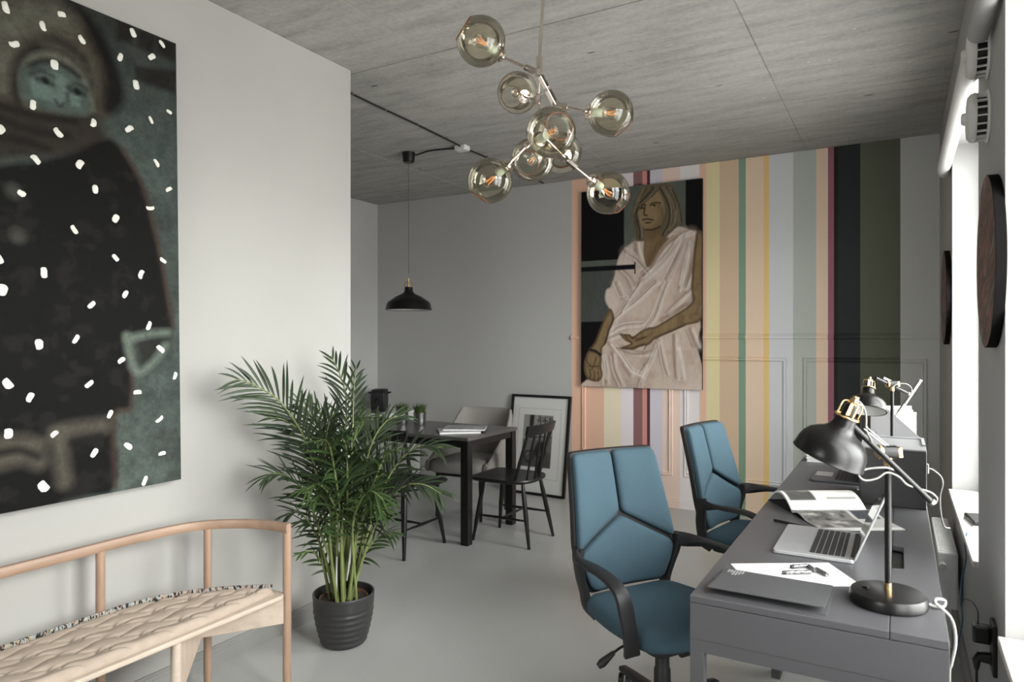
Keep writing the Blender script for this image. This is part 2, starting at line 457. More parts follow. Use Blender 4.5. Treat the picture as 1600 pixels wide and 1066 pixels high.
# skirting boards
def baseboard(name, p0, p1, nrm, m, h=.085):
    p0, p1, nrm = Vector(p0), Vector(p1), Vector(nrm)
    prof = [(0, 0), (.014, 0), (.014, h * .68), (.010, h * .72), (.010, h * .86), (.006, h * .9), (.006, h), (0, h)]
    o = MB(); vs = [p + nrm * a + Vector((0, 0, b)) for p in (p0, p1) for a, b in prof]; n = len(prof)
    o.add(vs, [tuple(range(n)), tuple(range(2 * n - 1, n - 1, -1))] + [(i, (i + 1) % n, n + (i + 1) % n, n + i) for i in range(n)])
    return struct(o.build(name, m))
baseboard('baseboard_left', (XL, YF0, 0), (XL, 2.794, 0), (1, 0, 0), M_TRIMW)
baseboard('baseboard_back', (XA, YB, 0), (XR, YB, 0), (0, -1, 0), M_STRIPE, .095)
baseboard('baseboard_alcove', (XA, 1.35, 0), (XA, YB, 0), (1, 0, 0), M_GREY)
baseboard('baseboard_right', (XR, YF0, 0), (XR, YB, 0), (-1, 0, 0), M_TRIMW)
def moulding(name, x0, x1, z0, z1, w=.036):
    """picture-frame panel moulding on the far wall"""
    prof = [(0, 0), (0, .010), (.008, .016), (.014, .010), (.022, .010), (.028, .018), (w, .012), (w, 0)]   # (inward, proud)
    vs = []; n = len(prof)
    for cx, cz, sx, sz in ((x0, z0, 1, 1), (x1, z0, -1, 1), (x1, z1, -1, -1), (x0, z1, 1, -1)):
        vs += [(cx + sx * a, YB - b, cz + sz * a) for a, b in prof]
    fs = [(k * n + i, k * n + i + 1, ((k + 1) % 4) * n + i + 1, ((k + 1) % 4) * n + i) for k in range(4) for i in range(n - 1)]
    return struct(MB().add(vs, fs).build(name, M_STRIPE))
moulding('trim_1', -2.50, -1.665, .27, 1.285)
moulding('trim_2', -1.57, -.755, .27, 1.285)
moulding('trim_3', -.645, .175, .27, 1.285)
prof = [(0, 1.415), (.012, 1.415), (.012, 1.425), (.022, 1.432), (.022, 1.448), (.012, 1.454), (.012, 1.462), (.005, 1.468), (0, 1.468)]
vs = [(x, YB - a, b) for x in (-2.606, XR) for a, b in prof]; n = len(prof)
struct(MB().add(vs, [tuple(range(n)), tuple(range(2 * n - 1, n - 1, -1))] + [(i, (i + 1) % n, n + (i + 1) % n, n + i) for i in range(n)]).build('trim_4', M_STRIPE))

# ------------------------------------------------------------------ measured shapes (canvas fractions, metres)
ROBE = {'black1':[(-0.018,1.015),(0.375,1.002),(0.375,0.641),(-0.018,0.642)],'bar':[(-0.018,0.612),(0.467,0.612),(0.467,0.587),(-0.018,0.589)],'barcross':[(0.461,0.624),(0.472,0.624),(0.472,0.564),(0.461,0.564)],'black2':[(-0.018,0.331),(0.238,0.332),(0.238,-0.049),(-0.018,-0.056)],'black3':[(0.872,1.004),(1.015,0.999),(1.015,-0.03),(0.942,-0.032),(0.942,0.726),(0.872,0.79)],'grey_low':[(-0.018,0.589),(0.509,0.588),(0.509,0.33),(-0.018,0.331)],'hair':[(0.546,1.001),(0.615,1.006),(0.673,1.001),(0.74,0.993),(0.797,0.951),(0.825,0.887),(0.853,0.784),(0.815,0.786),(0.75,0.752),(0.688,0.741),(0.673,0.785),(0.706,0.836),(0.712,0.887),(0.664,0.961),(0.615,0.94),(0.517,0.899),(0.486,0.853),(0.517,0.793),(0.546,0.768),(0.536,0.727),(0.467,0.73),(0.477,0.771),(0.446,0.814),(0.446,0.88),(0.477,0.949)],'face':[(0.664,0.963),(0.706,0.905),(0.712,0.847),(0.677,0.793),(0.615,0.777),(0.555,0.78),(0.517,0.811),(0.484,0.854),(0.496,0.889),(0.536,0.922),(0.595,0.944)],'neck':[(0.551,0.782),(0.677,0.785),(0.688,0.737),(0.74,0.729),(0.673,0.68),(0.576,0.592),(0.536,0.662),(0.546,0.738)],'robe':[(0.471,0.724),(0.385,0.691),(0.335,0.652),(0.314,0.598),(0.294,0.544),(0.262,0.5),(0.227,0.49),(0.22,0.433),(0.257,0.397),(0.292,0.342),(0.248,0.282),(0.233,0.242),(0.183,0.19),(0.173,0.062),(0.046,0.029),(0.036,-0.01),(0.546,-0.01),(1.004,-0.006),(0.991,0.134),(0.961,0.209),(0.982,0.284),(0.982,0.33),(0.944,0.382),(0.926,0.414),(0.917,0.475),(0.922,0.484),(0.945,0.606),(0.95,0.737),(0.909,0.756),(0.815,0.78),(0.73,0.736),(0.664,0.674),(0.576,0.592),(0.546,0.709),(0.536,0.721)],'arm_l':[(0.257,0.397),(0.292,0.342),(0.248,0.282),(0.227,0.225),(0.188,0.196),(0.177,0.161),(0.072,0.184),(0.117,0.219),(0.158,0.277),(0.198,0.335)],'hand_l':[(0.077,0.184),(0.173,0.161),(0.18,0.103),(0.193,0.057),(0.158,0.027),(0.077,0.032),(0.036,0.066),(0.031,0.125)],'arm_r':[(0.955,0.737),(1.009,0.722),(1.004,0.542),(1.004,0.343),(0.873,0.307),(0.775,0.28),(0.685,0.258),(0.629,0.242),(0.583,0.214),(0.508,0.203),(0.451,0.188),(0.346,0.196),(0.433,0.219),(0.394,0.231),(0.355,0.254),(0.341,0.268),(0.422,0.264),(0.451,0.253),(0.518,0.281),(0.583,0.298),(0.639,0.303),(0.757,0.346),(0.926,0.417),(0.917,0.491)]}
ROBE_STROKES = {'fold':[[(0.918,0.749),(0.844,0.73),(0.759,0.659),(0.664,0.599),(0.536,0.532)],[(0.806,0.732),(0.712,0.69),(0.615,0.612),(0.536,0.556)],[(0.862,0.741),(0.815,0.651),(0.712,0.527),(0.673,0.493)],[(0.385,0.679),(0.457,0.653),(0.555,0.584)],[(0.477,0.712),(0.496,0.651),(0.566,0.584)],[(0.335,0.586),(0.396,0.548),(0.436,0.499)],[(0.899,0.693),(0.862,0.592),(0.825,0.486)],[(0.936,0.691),(0.918,0.579),(0.862,0.485)],[(0.73,0.528),(0.676,0.441),(0.629,0.358),(0.565,0.303)],[(0.639,0.52),(0.508,0.444),(0.384,0.39),(0.301,0.345),(0.248,0.282)],[(0.508,0.523),(0.422,0.452),(0.355,0.385)],[(0.307,0.523),(0.355,0.453),(0.394,0.441)],[(0.248,0.276),(0.355,0.31),(0.518,0.318)],[(0.242,0.236),(0.355,0.265)],[(0.248,0.219),(0.326,0.162),(0.422,0.089),(0.518,0.059)],[(0.277,0.167),(0.297,0.087),(0.355,0.014)],[(0.657,0.247),(0.611,0.175),(0.527,0.062),(0.499,0.005)],[(0.662,0.231),(0.694,0.131),(0.721,0.076)],[(0.785,0.258),(0.793,0.154),(0.802,0.056)],[(0.909,0.29),(0.961,0.209)],[(0.802,0.198),(0.847,0.056)],[(0.346,0.196),(0.47,0.168),(0.592,0.169)],[(0.546,0.113),(0.508,0.079)],[(0.909,0.475),(0.82,0.422),(0.73,0.369)],[(0.891,0.404),(0.766,0.357),(0.694,0.33)],[(0.188,0.161),(0.218,0.104),(0.227,0.023)],[(0.374,0.117),(0.433,0.066)]],'hair_line':[[(0.536,0.981),(0.496,0.93),(0.457,0.867)],[(0.615,0.981),(0.536,0.928),(0.477,0.878)],[(0.644,0.974),(0.576,0.937),(0.506,0.906)],[(0.477,0.866),(0.496,0.794),(0.506,0.74)],[(0.701,0.975),(0.768,0.913),(0.778,0.843)],[(0.673,0.977),(0.74,0.886),(0.74,0.805),(0.692,0.749)],[(0.75,0.966),(0.806,0.876),(0.825,0.8)],[(0.787,0.86),(0.768,0.803),(0.73,0.765)],[(0.457,0.832),(0.486,0.77),(0.477,0.736)]],'face_line':[[(0.595,0.903),(0.634,0.907),(0.673,0.902)],[(0.521,0.899),(0.551,0.903)],[(0.531,0.828),(0.566,0.831),(0.615,0.823)],[(0.551,0.897),(0.541,0.856),(0.566,0.848)],[(0.595,0.895),(0.625,0.896),(0.653,0.888)],[(0.511,0.888),(0.536,0.885)],[(0.555,0.812),(0.595,0.812)],[(0.555,0.779),(0.615,0.776),(0.673,0.788)]],'pupil':[[(0.622,0.893),(0.627,0.892)],[(0.526,0.888),(0.53,0.888)]],'sclera':[[(0.607,0.891),(0.613,0.891)],[(0.638,0.89),(0.646,0.888)]],'face_dark':[[(0.673,0.878),(0.692,0.836),(0.664,0.797),(0.615,0.779)],[(0.566,0.767),(0.595,0.742),(0.664,0.762)],[(0.576,0.602),(0.615,0.659),(0.692,0.726)]],'hand_line':[[(0.046,0.16),(0.056,0.125),(0.087,0.102)],[(0.138,0.149),(0.117,0.108),(0.097,0.085)],[(0.077,0.085),(0.087,0.056),(0.077,0.035)],[(0.117,0.079),(0.123,0.05),(0.117,0.03)],[(0.152,0.074),(0.158,0.05),(0.152,0.033)],[(0.087,0.102),(0.158,0.103)],[(0.384,0.259),(0.442,0.219)],[(0.422,0.262),(0.451,0.242)],[(0.355,0.196),(0.451,0.2),(0.546,0.219)],[(0.451,0.253),(0.49,0.242),(0.546,0.253)],[(0.47,0.231),(0.527,0.242),(0.565,0.253)],[(0.565,0.214),(0.546,0.191)],[(0.107,0.213),(0.087,0.189)],[(0.287,0.351),(0.208,0.219)],[(0.873,0.307),(0.685,0.258),(0.629,0.242)],[(0.198,0.329),(0.123,0.219)]],'bracelet':[[(0.082,0.187),(0.128,0.181),(0.177,0.161)]]}
CHILD = {'win1':[(0.824,1.003),(0.875,1.003),(0.869,0.956),(0.825,0.957)],'win2':[(0.888,0.998),(0.935,0.999),(0.935,0.955),(0.884,0.958)],'win3':[(0.941,0.998),(1.001,1.001),(1.001,0.957),(0.939,0.957)],'win4':[(0.876,0.916),(1.001,0.938),(1.001,0.883),(0.876,0.883)],'hood':[(0.256,0.649),(0.294,0.8),(0.398,0.941),(0.543,1.007),(0.669,1.016),(0.73,0.999),(0.779,0.968),(0.813,0.924),(0.837,0.884),(0.846,0.837),(0.821,0.797),(0.762,0.764),(0.746,0.714),(0.256,0.589)],'hood_in':[(0.314,0.682),(0.366,0.822),(0.467,0.922),(0.583,0.973),(0.669,0.984),(0.722,0.97),(0.762,0.923),(0.786,0.87),(0.779,0.808),(0.746,0.767),(0.314,0.641)],'hood_light':[(0.492,0.861),(0.543,0.926),(0.611,0.964),(0.676,0.974),(0.699,0.956),(0.625,0.92),(0.569,0.866),(0.549,0.795),(0.504,0.795)],'face_ring':[(0.572,0.801),(0.586,0.85),(0.625,0.891),(0.676,0.914),(0.73,0.901),(0.766,0.871),(0.772,0.826),(0.756,0.776),(0.684,0.747),(0.611,0.749),(0.58,0.767)],'cap':[(0.589,0.805),(0.599,0.845),(0.628,0.872),(0.671,0.885),(0.711,0.879),(0.743,0.856),(0.759,0.823),(0.754,0.779),(0.625,0.755),(0.596,0.771)],'face':[(0.599,0.83),(0.625,0.849),(0.661,0.862),(0.702,0.858),(0.736,0.841),(0.751,0.814),(0.746,0.779),(0.699,0.768),(0.646,0.766),(0.608,0.771),(0.594,0.797)],'scarf':[(0.314,0.703),(0.543,0.76),(0.583,0.761),(0.639,0.761),(0.699,0.762),(0.779,0.774),(0.799,0.739),(0.762,0.691),(0.625,0.666),(0.314,0.609)],'coat':[(0.219,0.524),(0.543,0.637),(0.625,0.66),(0.714,0.695),(0.779,0.732),(0.813,0.739),(0.839,0.722),(0.875,0.684),(0.899,0.646),(0.916,0.598),(0.944,0.508),(0.968,0.408),(0.98,0.35),(0.964,0.323),(0.906,0.321),(0.857,0.323),(0.859,0.271),(0.854,0.175),(0.809,0.157),(0.809,0.011),(0.684,0.001),(0.219,-0.042)],'sleeve':[(0.875,0.327),(0.964,0.332),(0.941,0.284),(0.899,0.252),(0.876,0.278)]}
CHILD_STROKES = {'rim':[[(0.646,0.893),(0.684,0.896),(0.722,0.885),(0.751,0.861)],[(0.762,0.884),(0.772,0.847),(0.762,0.804)]],'brow':[[(0.616,0.827),(0.639,0.838),(0.666,0.835)],[(0.702,0.824),(0.722,0.835),(0.746,0.83)]],'eye':[[(0.631,0.821),(0.648,0.823),(0.663,0.819)],[(0.708,0.818),(0.724,0.819),(0.74,0.818)]],'pupil':[[(0.648,0.823),(0.649,0.821)],[(0.722,0.821),(0.724,0.818)]],'nose':[[(0.671,0.789),(0.681,0.78),(0.693,0.789)],[(0.699,0.808),(0.702,0.79)]],'hairline':[[(0.614,0.841),(0.639,0.858),(0.669,0.864),(0.699,0.862),(0.727,0.852)]],'scarf_line':[[(0.543,0.752),(0.611,0.749),(0.714,0.757)],[(0.543,0.728),(0.611,0.719),(0.699,0.725)],[(0.543,0.692),(0.596,0.695),(0.654,0.69)]],'sleeve_line':[[(0.844,0.327),(0.854,0.279),(0.869,0.251),(0.894,0.253),(0.937,0.284),(0.956,0.306)],[(0.848,0.32),(0.912,0.332),(0.964,0.335)]],'pocket':[[(0.669,0.137),(0.722,0.141),(0.779,0.141)],[(0.517,0.121),(0.576,0.127),(0.625,0.116)],[(0.671,0.13),(0.678,0.078),(0.684,0.04)],[(0.543,0.095),(0.59,0.099),(0.625,0.085)]],'pocket_dark':[[(0.702,0.114),(0.771,0.12)],[(0.53,0.11),(0.583,0.112),(0.622,0.095)]],'button':[[(0.576,0.597),(0.577,0.595)],[(0.584,0.515),(0.586,0.512)]],'coat_edge':[[(0.839,0.726),(0.875,0.684),(0.899,0.646),(0.916,0.598),(0.944,0.508),(0.968,0.408),(0.98,0.35)],[(0.857,0.323),(0.859,0.271),(0.854,0.175),(0.809,0.157),(0.809,0.011)]]}
DABS = [(0.562,0.947,0.569,0.927,0.0206),(0.679,0.962,0.697,0.966,0.0206),(0.642,0.936,0.648,0.919,0.018),(0.73,0.936,0.743,0.922,0.018),(0.571,0.87,0.591,0.878,0.0206),(0.866,0.993,0.877,0.977,0.0206),(0.949,0.992,0.964,0.98,0.0155),(0.839,0.93,0.832,0.913,0.018),(0.934,0.954,0.917,0.942,0.0206),(0.669,0.868,0.671,0.85,0.0258),(0.877,0.883,0.88,0.864,0.0258),(0.622,0.777,0.619,0.759,0.0206),(0.968,0.839,0.984,0.835,0.0129),(0.916,0.813,0.926,0.799,0.0129),(0.764,0.773,0.759,0.757,0.0206),(0.868,0.779,0.849,0.766,0.0206),(0.557,0.712,0.541,0.7,0.0284),(0.669,0.734,0.686,0.72,0.0206),(0.616,0.67,0.633,0.657,0.0206),(0.734,0.681,0.723,0.665,0.0232),(0.929,0.72,0.941,0.705,0.0155),(0.766,0.637,0.766,0.62,0.0206),(0.981,0.664,0.964,0.655,0.0155),(0.586,0.598,0.602,0.592,0.0206),(0.904,0.609,0.927,0.612,0.0155),(0.824,0.582,0.813,0.567,0.0232),(0.707,0.547,0.719,0.532,0.018),(0.54,0.475,0.551,0.459,0.0232),(0.809,0.497,0.824,0.486,0.018),(0.944,0.502,0.961,0.492,0.0155),(0.641,0.458,0.641,0.438,0.0232),(0.892,0.47,0.884,0.452,0.0206),(0.553,0.42,0.549,0.4,0.0284),(0.848,0.423,0.837,0.408,0.018),(0.761,0.396,0.745,0.384,0.018),(0.911,0.359,0.902,0.341,0.018),(0.719,0.328,0.707,0.312,0.018),(0.626,0.319,0.629,0.3,0.0258),(0.931,0.304,0.951,0.291,0.0206),(0.839,0.279,0.821,0.27,0.018),(0.987,0.245,0.981,0.229,0.0155),(0.555,0.246,0.57,0.23,0.0258),(0.754,0.235,0.736,0.223,0.018),(0.613,0.217,0.603,0.201,0.0206),(0.862,0.205,0.884,0.204,0.018),(0.803,0.171,0.792,0.156,0.018),(0.945,0.148,0.925,0.137,0.0155),(0.561,0.154,0.561,0.136,0.0258),(0.669,0.139,0.654,0.13,0.018),(0.836,0.098,0.854,0.085,0.0206),(0.763,0.095,0.749,0.08,0.0206),(0.953,0.066,0.932,0.064,0.0155),(0.627,0.045,0.645,0.029,0.0309),(0.896,0.021,0.886,0.002,0.018)]
GLOBES = [((-1.256,2.001,2.445),(-1.224,2.099,2.419),(-0.587,-0.627,0.512)),((-1.39,2.5,2.45),(-1.319,2.436,2.399),(-0.76,0.643,0.098)),((-0.941,2.409,2.264),(-1.018,2.377,2.272),(0.456,0.574,-0.68)),((-1.038,2.102,2.125),(-1.094,2.139,2.123),(0.745,-0.667,0.0)),((-1.344,2.204,2.017),(-1.273,2.221,2.075),(-0.534,-0.176,-0.827)),((-1.261,2.389,2.126),(-1.271,2.469,2.172),(0.168,-0.902,-0.399)),((-1.223,2.572,2.193),(-1.166,2.494,2.153),(-0.402,0.91,0.099)),((-1.002,2.536,1.997),(-1.05,2.463,2.043),(0.781,0.087,-0.619))]
NODES = {'ceiling':(-1.143,2.272,2.881),'stem_low':(-1.164,2.26,2.457),'n0':(-1.166,2.259,2.407),'n1':(-1.13,2.325,2.305),'n2':(-1.205,2.329,2.333),'n3':(-1.167,2.304,2.181),'n4':(-1.102,2.41,2.095),'b1':(-1.185,2.225,2.388),'b5':(-1.213,2.267,2.152),'b3':(-1.179,2.263,2.373)}
FRONDS = [([(-2.296,2.377,0.273),(-2.313,2.321,0.619),(-2.333,2.241,0.925),(-2.355,2.113,1.129),(-2.397,1.997,1.221),(-2.426,1.923,1.251)],26,0.24,0.85),([(-2.27,2.392,0.273),(-2.303,2.419,0.599),(-2.318,2.456,0.897),(-2.31,2.461,1.112),(-2.318,2.433,1.236),(-2.331,2.38,1.341)],20,0.19,0.9),([(-2.309,2.369,0.273),(-2.348,2.347,0.549),(-2.357,2.296,0.827),(-2.355,2.228,0.983),(-2.348,2.117,1.061),(-2.369,2.048,1.081)],20,0.17,0.6),([(-2.309,2.369,0.273),(-2.332,2.311,0.53),(-2.338,2.238,0.707),(-2.339,2.145,0.801),(-2.35,2.059,0.838),(-2.348,2.003,0.826)],20,0.19,0.5),([(-2.309,2.369,0.273),(-2.361,2.34,0.459),(-2.348,2.255,0.585),(-2.34,2.179,0.647),(-2.341,2.122,0.642)],16,0.15,0.5),([(-2.319,2.364,0.291),(-2.356,2.343,0.375),(-2.333,2.264,0.448),(-2.348,2.209,0.449)],8,0.1,0.4),([(-2.231,2.414,0.273),(-2.173,2.446,0.489),(-2.119,2.5,0.71),(-2.03,2.528,0.855),(-1.913,2.536,0.926),(-1.802,2.542,0.925)],24,0.19,0.5),([(-2.231,2.414,0.273),(-2.132,2.413,0.474),(-2.021,2.395,0.654),(-1.9,2.371,0.766),(-1.792,2.375,0.791),(-1.69,2.375,0.76)],22,0.17,0.45),([(-2.244,2.406,0.273),(-2.204,2.429,0.609),(-2.194,2.492,0.886),(-2.16,2.569,1.017),(-2.111,2.654,1.049)],20,0.19,0.6),([(-2.231,2.414,0.273),(-2.173,2.446,0.423),(-2.116,2.479,0.495),(-2.021,2.475,0.515)],12,0.12,0.4),([(-2.257,2.399,0.273),(-2.223,2.326,0.629),(-2.177,2.238,0.867),(-2.126,2.151,0.98),(-2.092,2.056,0.995)],22,0.21,0.5),([(-2.257,2.399,0.273),(-2.201,2.373,0.651),(-2.124,2.302,0.918),(-2.027,2.242,1.053),(-1.919,2.2,1.083)],22,0.2,0.5),([(-2.27,2.392,0.273),(-2.294,2.355,0.674),(-2.326,2.314,0.93),(-2.345,2.257,1.083),(-2.353,2.184,1.138)],22,0.19,0.7),([(-2.257,2.399,0.273),(-2.258,2.421,0.665),(-2.27,2.461,0.991),(-2.278,2.479,1.173),(-2.268,2.485,1.29)],16,0.15,0.9),([(-2.283,2.384,0.273),(-2.29,2.334,0.619),(-2.267,2.278,0.867),(-2.206,2.244,1.048),(-2.114,2.227,1.125)],22,0.2,0.6),([(-2.244,2.406,0.273),(-2.178,2.421,0.584),(-2.078,2.408,0.79),(-1.988,2.368,0.9),(-1.89,2.331,0.941)],20,0.18,0.5),([(-2.27,2.392,0.273),(-2.216,2.307,0.576),(-2.177,2.214,0.73),(-2.162,2.131,0.797),(-2.157,2.065,0.788)],18,0.18,0.4),([(-2.244,2.406,0.273),(-2.158,2.34,0.547),(-2.062,2.28,0.701),(-1.964,2.243,0.767),(-1.877,2.223,0.743)],18,0.18,0.4),([(-2.257,2.399,0.273),(-2.221,2.362,0.563),(-2.165,2.313,0.798),(-2.113,2.251,0.94),(-2.076,2.18,1.002)],20,0.2,0.6),([(-2.278,2.387,0.273),(-2.255,2.331,0.536),(-2.228,2.254,0.673),(-2.213,2.194,0.73),(-2.21,2.138,0.713)],16,0.15,0.4),([(-2.236,2.411,0.273),(-2.168,2.38,0.507),(-2.092,2.355,0.639),(-2.016,2.328,0.683),(-1.933,2.307,0.653)],16,0.15,0.4),([(-2.262,2.396,0.273),(-2.287,2.405,0.574),(-2.342,2.42,0.839),(-2.399,2.411,1.02),(-2.441,2.386,1.112)],20,0.18,0.8),([(-2.249,2.403,0.273),(-2.237,2.433,0.604),(-2.244,2.498,0.835),(-2.233,2.55,0.968),(-2.205,2.612,1.026)],20,0.18,0.7)]
CORDS = {'lamp_cord_near':[(0.062,1.944,0.771),(0.077,1.952,0.764),(0.094,1.967,0.762),(0.097,1.975,0.775),(0.08,1.959,0.781),(0.076,1.945,0.776),(0.091,1.949,0.762),(0.108,1.958,0.742),(0.117,1.963,0.711),(0.118,1.964,0.672),(0.11,1.959,0.629),(0.105,1.956,0.586)],'lamp_top_cord':[(-0.092,1.89,1.266),(-0.078,1.887,1.251),(-0.071,1.891,1.226),(-0.07,1.892,1.191),(-0.058,1.881,1.165)],'lamp_loop_cord':[(-0.01,1.926,1.092),(-0.027,1.893,1.102),(-0.061,1.874,1.1),(-0.081,1.862,1.093),(-0.085,1.86,1.082),(-0.072,1.868,1.071),(-0.047,1.881,1.076),(-0.026,1.894,1.09),(-0.001,1.908,1.08),(0.018,1.93,1.058),(0.048,1.958,1.045),(0.068,1.97,1.037),(0.081,1.977,1.023),(0.076,1.986,1.008),(0.062,1.978,1.009)],'file_cord':[(-0.024,3.688,1.196),(-0.003,3.7,1.208),(0.029,3.718,1.208),(0.05,3.753,1.188),(0.05,3.753,1.164),(0.029,3.764,1.12),(0.019,3.758,1.095)],'box_cord':[(0.093,3.111,0.914),(0.117,3.124,0.906),(0.142,3.161,0.878),(0.15,3.189,0.843),(0.142,3.207,0.793),(0.146,3.256,0.719),(0.163,3.368,0.638),(0.187,3.44,0.614)],'box_cord_thin':[(0.011,2.972,0.965),(0.074,3.031,0.903)],'blue':[(0.242,3.356,0.625),(0.235,3.352,0.578),(0.242,3.413,0.497),(0.228,3.405,0.416),(0.223,3.403,0.323),(0.23,3.407,0.243),(0.218,3.457,0.127)],'plug_cord':[(0.207,2.532,0.52),(0.209,2.556,0.532),(0.202,2.586,0.533),(0.188,2.636,0.517)],'socket_cord':[(0.224,2.541,0.436),(0.223,2.54,0.361)]}

# ------------------------------------------------------------------ painting tools (colours laid on canvas as a colour attribute)
def sl(c): return np.array([lin(x) for x in c])
class Canvas:
    def __init__(s, W, H, nu, nv, base, seed=1):
        s.W, s.H, s.nu, s.nv = W, H, nu, nv
        u = np.linspace(0, 1, nu + 1); v = np.linspace(0, 1, nv + 1)
        s.U, s.V = np.meshgrid(u, v); s.X, s.Y = s.U * W, s.V * H
        s.img = np.zeros(s.U.shape + (3,)) + sl(base); s.rng = np.random.RandomState(seed)
    def noise(s, cell, octaves=4, sx=1.0, sy=1.0):
        out = np.zeros(s.U.shape); amp = 1; tot = 0
        for o in range(octaves):
            gx, gy = s.X / cell * sx * 2 ** o + 7, s.Y / cell * sy * 2 ** o + 3
            n = int(max(gx.max(), gy.max())) + 4
            G = s.rng.rand(n, n); ix, iy = gx.astype(int), gy.astype(int); fx, fy = gx - ix, gy - iy
            fx, fy = fx * fx * (3 - 2 * fx), fy * fy * (3 - 2 * fy)
            out += amp * (G[iy, ix] * (1 - fx) * (1 - fy) + G[iy, ix + 1] * fx * (1 - fy) + G[iy + 1, ix] * (1 - fx) * fy + G[iy + 1, ix + 1] * fx * fy)
            tot += amp; amp *= .55
        return out / tot
    def poly_sd(s, poly, spline=0):
        P = [(a * s.W, b * s.H) for a, b in poly]
        if spline: P = [(q.x, q.y) for q in closed_spline([Vector((a, b, 0)) for a, b in P], spline)]
        d = np.full(s.U.shape, 1e9); ins = np.zeros(s.U.shape, bool)
        for i in range(len(P)):
            (ax, ay), (bx, by) = P[i - 1], P[i]
            dx, dy = bx - ax, by - ay; L = dx * dx + dy * dy + 1e-12
            t = np.clip(((s.X - ax) * dx + (s.Y - ay) * dy) / L, 0, 1)
            d = np.minimum(d, np.hypot(s.X - ax - t * dx, s.Y - ay - t * dy))
            c = ((ay > s.Y) != (by > s.Y)) & (s.X < dx * (s.Y - ay) / (dy + 1e-12) + ax); ins ^= c
        return np.where(ins, -d, d)
    def blend(s, a, col):
        col = col if isinstance(col, np.ndarray) and col.ndim == 3 else sl(col)
        s.img = s.img * (1 - a[..., None]) + col * a[..., None]
    def fill(s, poly, col, soft=.004, alpha=1.0, spline=0):
        d = s.poly_sd(poly, spline); a = np.clip(.5 - d / (2 * soft), 0, 1) * alpha; s.blend(a, col); return d
    def stroke(s, pts, w, col, alpha=1.0, soft=.5, spline=5):
        P = [(q.x, q.y) for q in catmull([Vector((a * s.W, b * s.H, 0)) for a, b in pts], spline)]
        d = np.full(s.U.shape, 1e9)
        for i in range(len(P) - 1):
            (ax, ay), (bx, by) = P[i], P[i + 1]; dx, dy = bx - ax, by - ay; L = dx * dx + dy * dy + 1e-12
            t = np.clip(((s.X - ax) * dx + (s.Y - ay) * dy) / L, 0, 1)
            tap = 1.0
            d = np.minimum(d, np.hypot(s.X - ax - t * dx, s.Y - ay - t * dy))
        s.blend(np.clip(1 - (d - w / 2 * (1 - soft)) / (w * soft + 1e-9), 0, 1) * alpha, col)
    def mul(s, f): s.img = s.img * f[..., None]
    def mesh(s, name, place, m, parent):
        """place(u, v) -> world/local point of the painted face"""
        n1 = s.nu + 1
        vs = [place(float(a), float(b)) for a, b in zip(s.U.ravel(), s.V.ravel())]
        fs = [(j * n1 + i, j * n1 + i + 1, (j + 1) * n1 + i + 1, (j + 1) * n1 + i) for j in range(s.nv) for i in range(s.nu)]
        me = bpy.data.meshes.new(name); me.from_pydata(vs, [], fs)
        ca = me.color_attributes.new('paint', 'FLOAT_COLOR', 'POINT')
        buf = np.ones((len(vs), 4)); buf[:, :3] = np.clip(s.img, 0, 1).reshape(-1, 3)
        ca.data.foreach_set('color', buf.ravel().astype(np.float32))
        o = bpy.data.objects.new(name, me); COL.objects.link(o); me.materials.append(m); o.parent = parent
        return o

# ------------------------------------------------------------------ big canvas on the left wall
PW, PH = 1.40, 1.772
cv = Canvas(PW, PH, 280, 460, (78, 88, 83), 4)
n1 = cv.noise(.30, 5); n2 = cv.noise(.06, 4); n3 = cv.noise(.5, 3)
cv.mul(.55 + .9 * n1)
cv.blend(np.clip((cv.V - .72) * 2.2, 0, .65), (50, 47, 42))
cv.blend(np.clip((.22 - cv.V) * 2.5, 0, .5) * n1, (110, 122, 112))
for k in ('win1', 'win2', 'win3', 'win4'): cv.fill(CHILD[k], (34, 27, 23), .012, .85)
cv.fill(CHILD['hood'], (24, 21, 19), .02, 1, 5)
cv.fill(CHILD['hood_in'], (92, 84, 71), .03, .95, 5)
cv.fill(CHILD['hood_light'], (118, 122, 110), .07, .7, 5)
cv.mul(.55 + .9 * cv.noise(.05, 5))
cv.fill(CHILD['face_ring'], (22, 19, 17), .02, 1, 5)
for p in CHILD_STROKES['rim']: cv.stroke(p, .03, (96, 92, 80), .7, .9)
cv.fill(CHILD['cap'], (118, 118, 104), .012, .95, 5)
cv.fill(CHILD['face'], (116, 134, 126), .012, 1, 5)
cv.blend(np.clip(1 - np.abs(cv.poly_sd(CHILD['face'], 5) + .012) / .025, 0, .5), (60, 68, 62))
for p in CHILD_STROKES['hairline']: cv.stroke(p, .022, (38, 36, 32), .8, .8)
for p in CHILD_STROKES['brow']: cv.stroke(p, .018, (56, 58, 52), .75, .8)
for p in CHILD_STROKES['eye']: cv.stroke(p, .022, (46, 50, 46), .85, .8)
for p in CHILD_STROKES['pupil']: cv.stroke(p, .022, (20, 20, 19), .95, .5)
for p in CHILD_STROKES['nose']: cv.stroke(p, .013, (50, 56, 52), .75, .9)
cv.fill(CHILD['scarf'], (58, 50, 43), .03, .95, 5)
for p in CHILD_STROKES['scarf_line']: cv.stroke(p, .025, (30, 25, 22), .8, .9)
cv.fill(CHILD['coat'], (10, 9, 8), .012, .99, 4)
for p in CHILD_STROKES['coat_edge']: cv.stroke(p, .02, (84, 62, 48), .6, .9)
cv.blend(np.clip((n2 - .55) * 3, 0, .3) * (cv.V < .68), (56, 51, 47))
cv.fill(CHILD['sleeve'], (40, 37, 34), .02, .9, 4)
for p in CHILD_STROKES['sleeve_line']: cv.stroke(p, .03, (120, 132, 120), .85, .8)
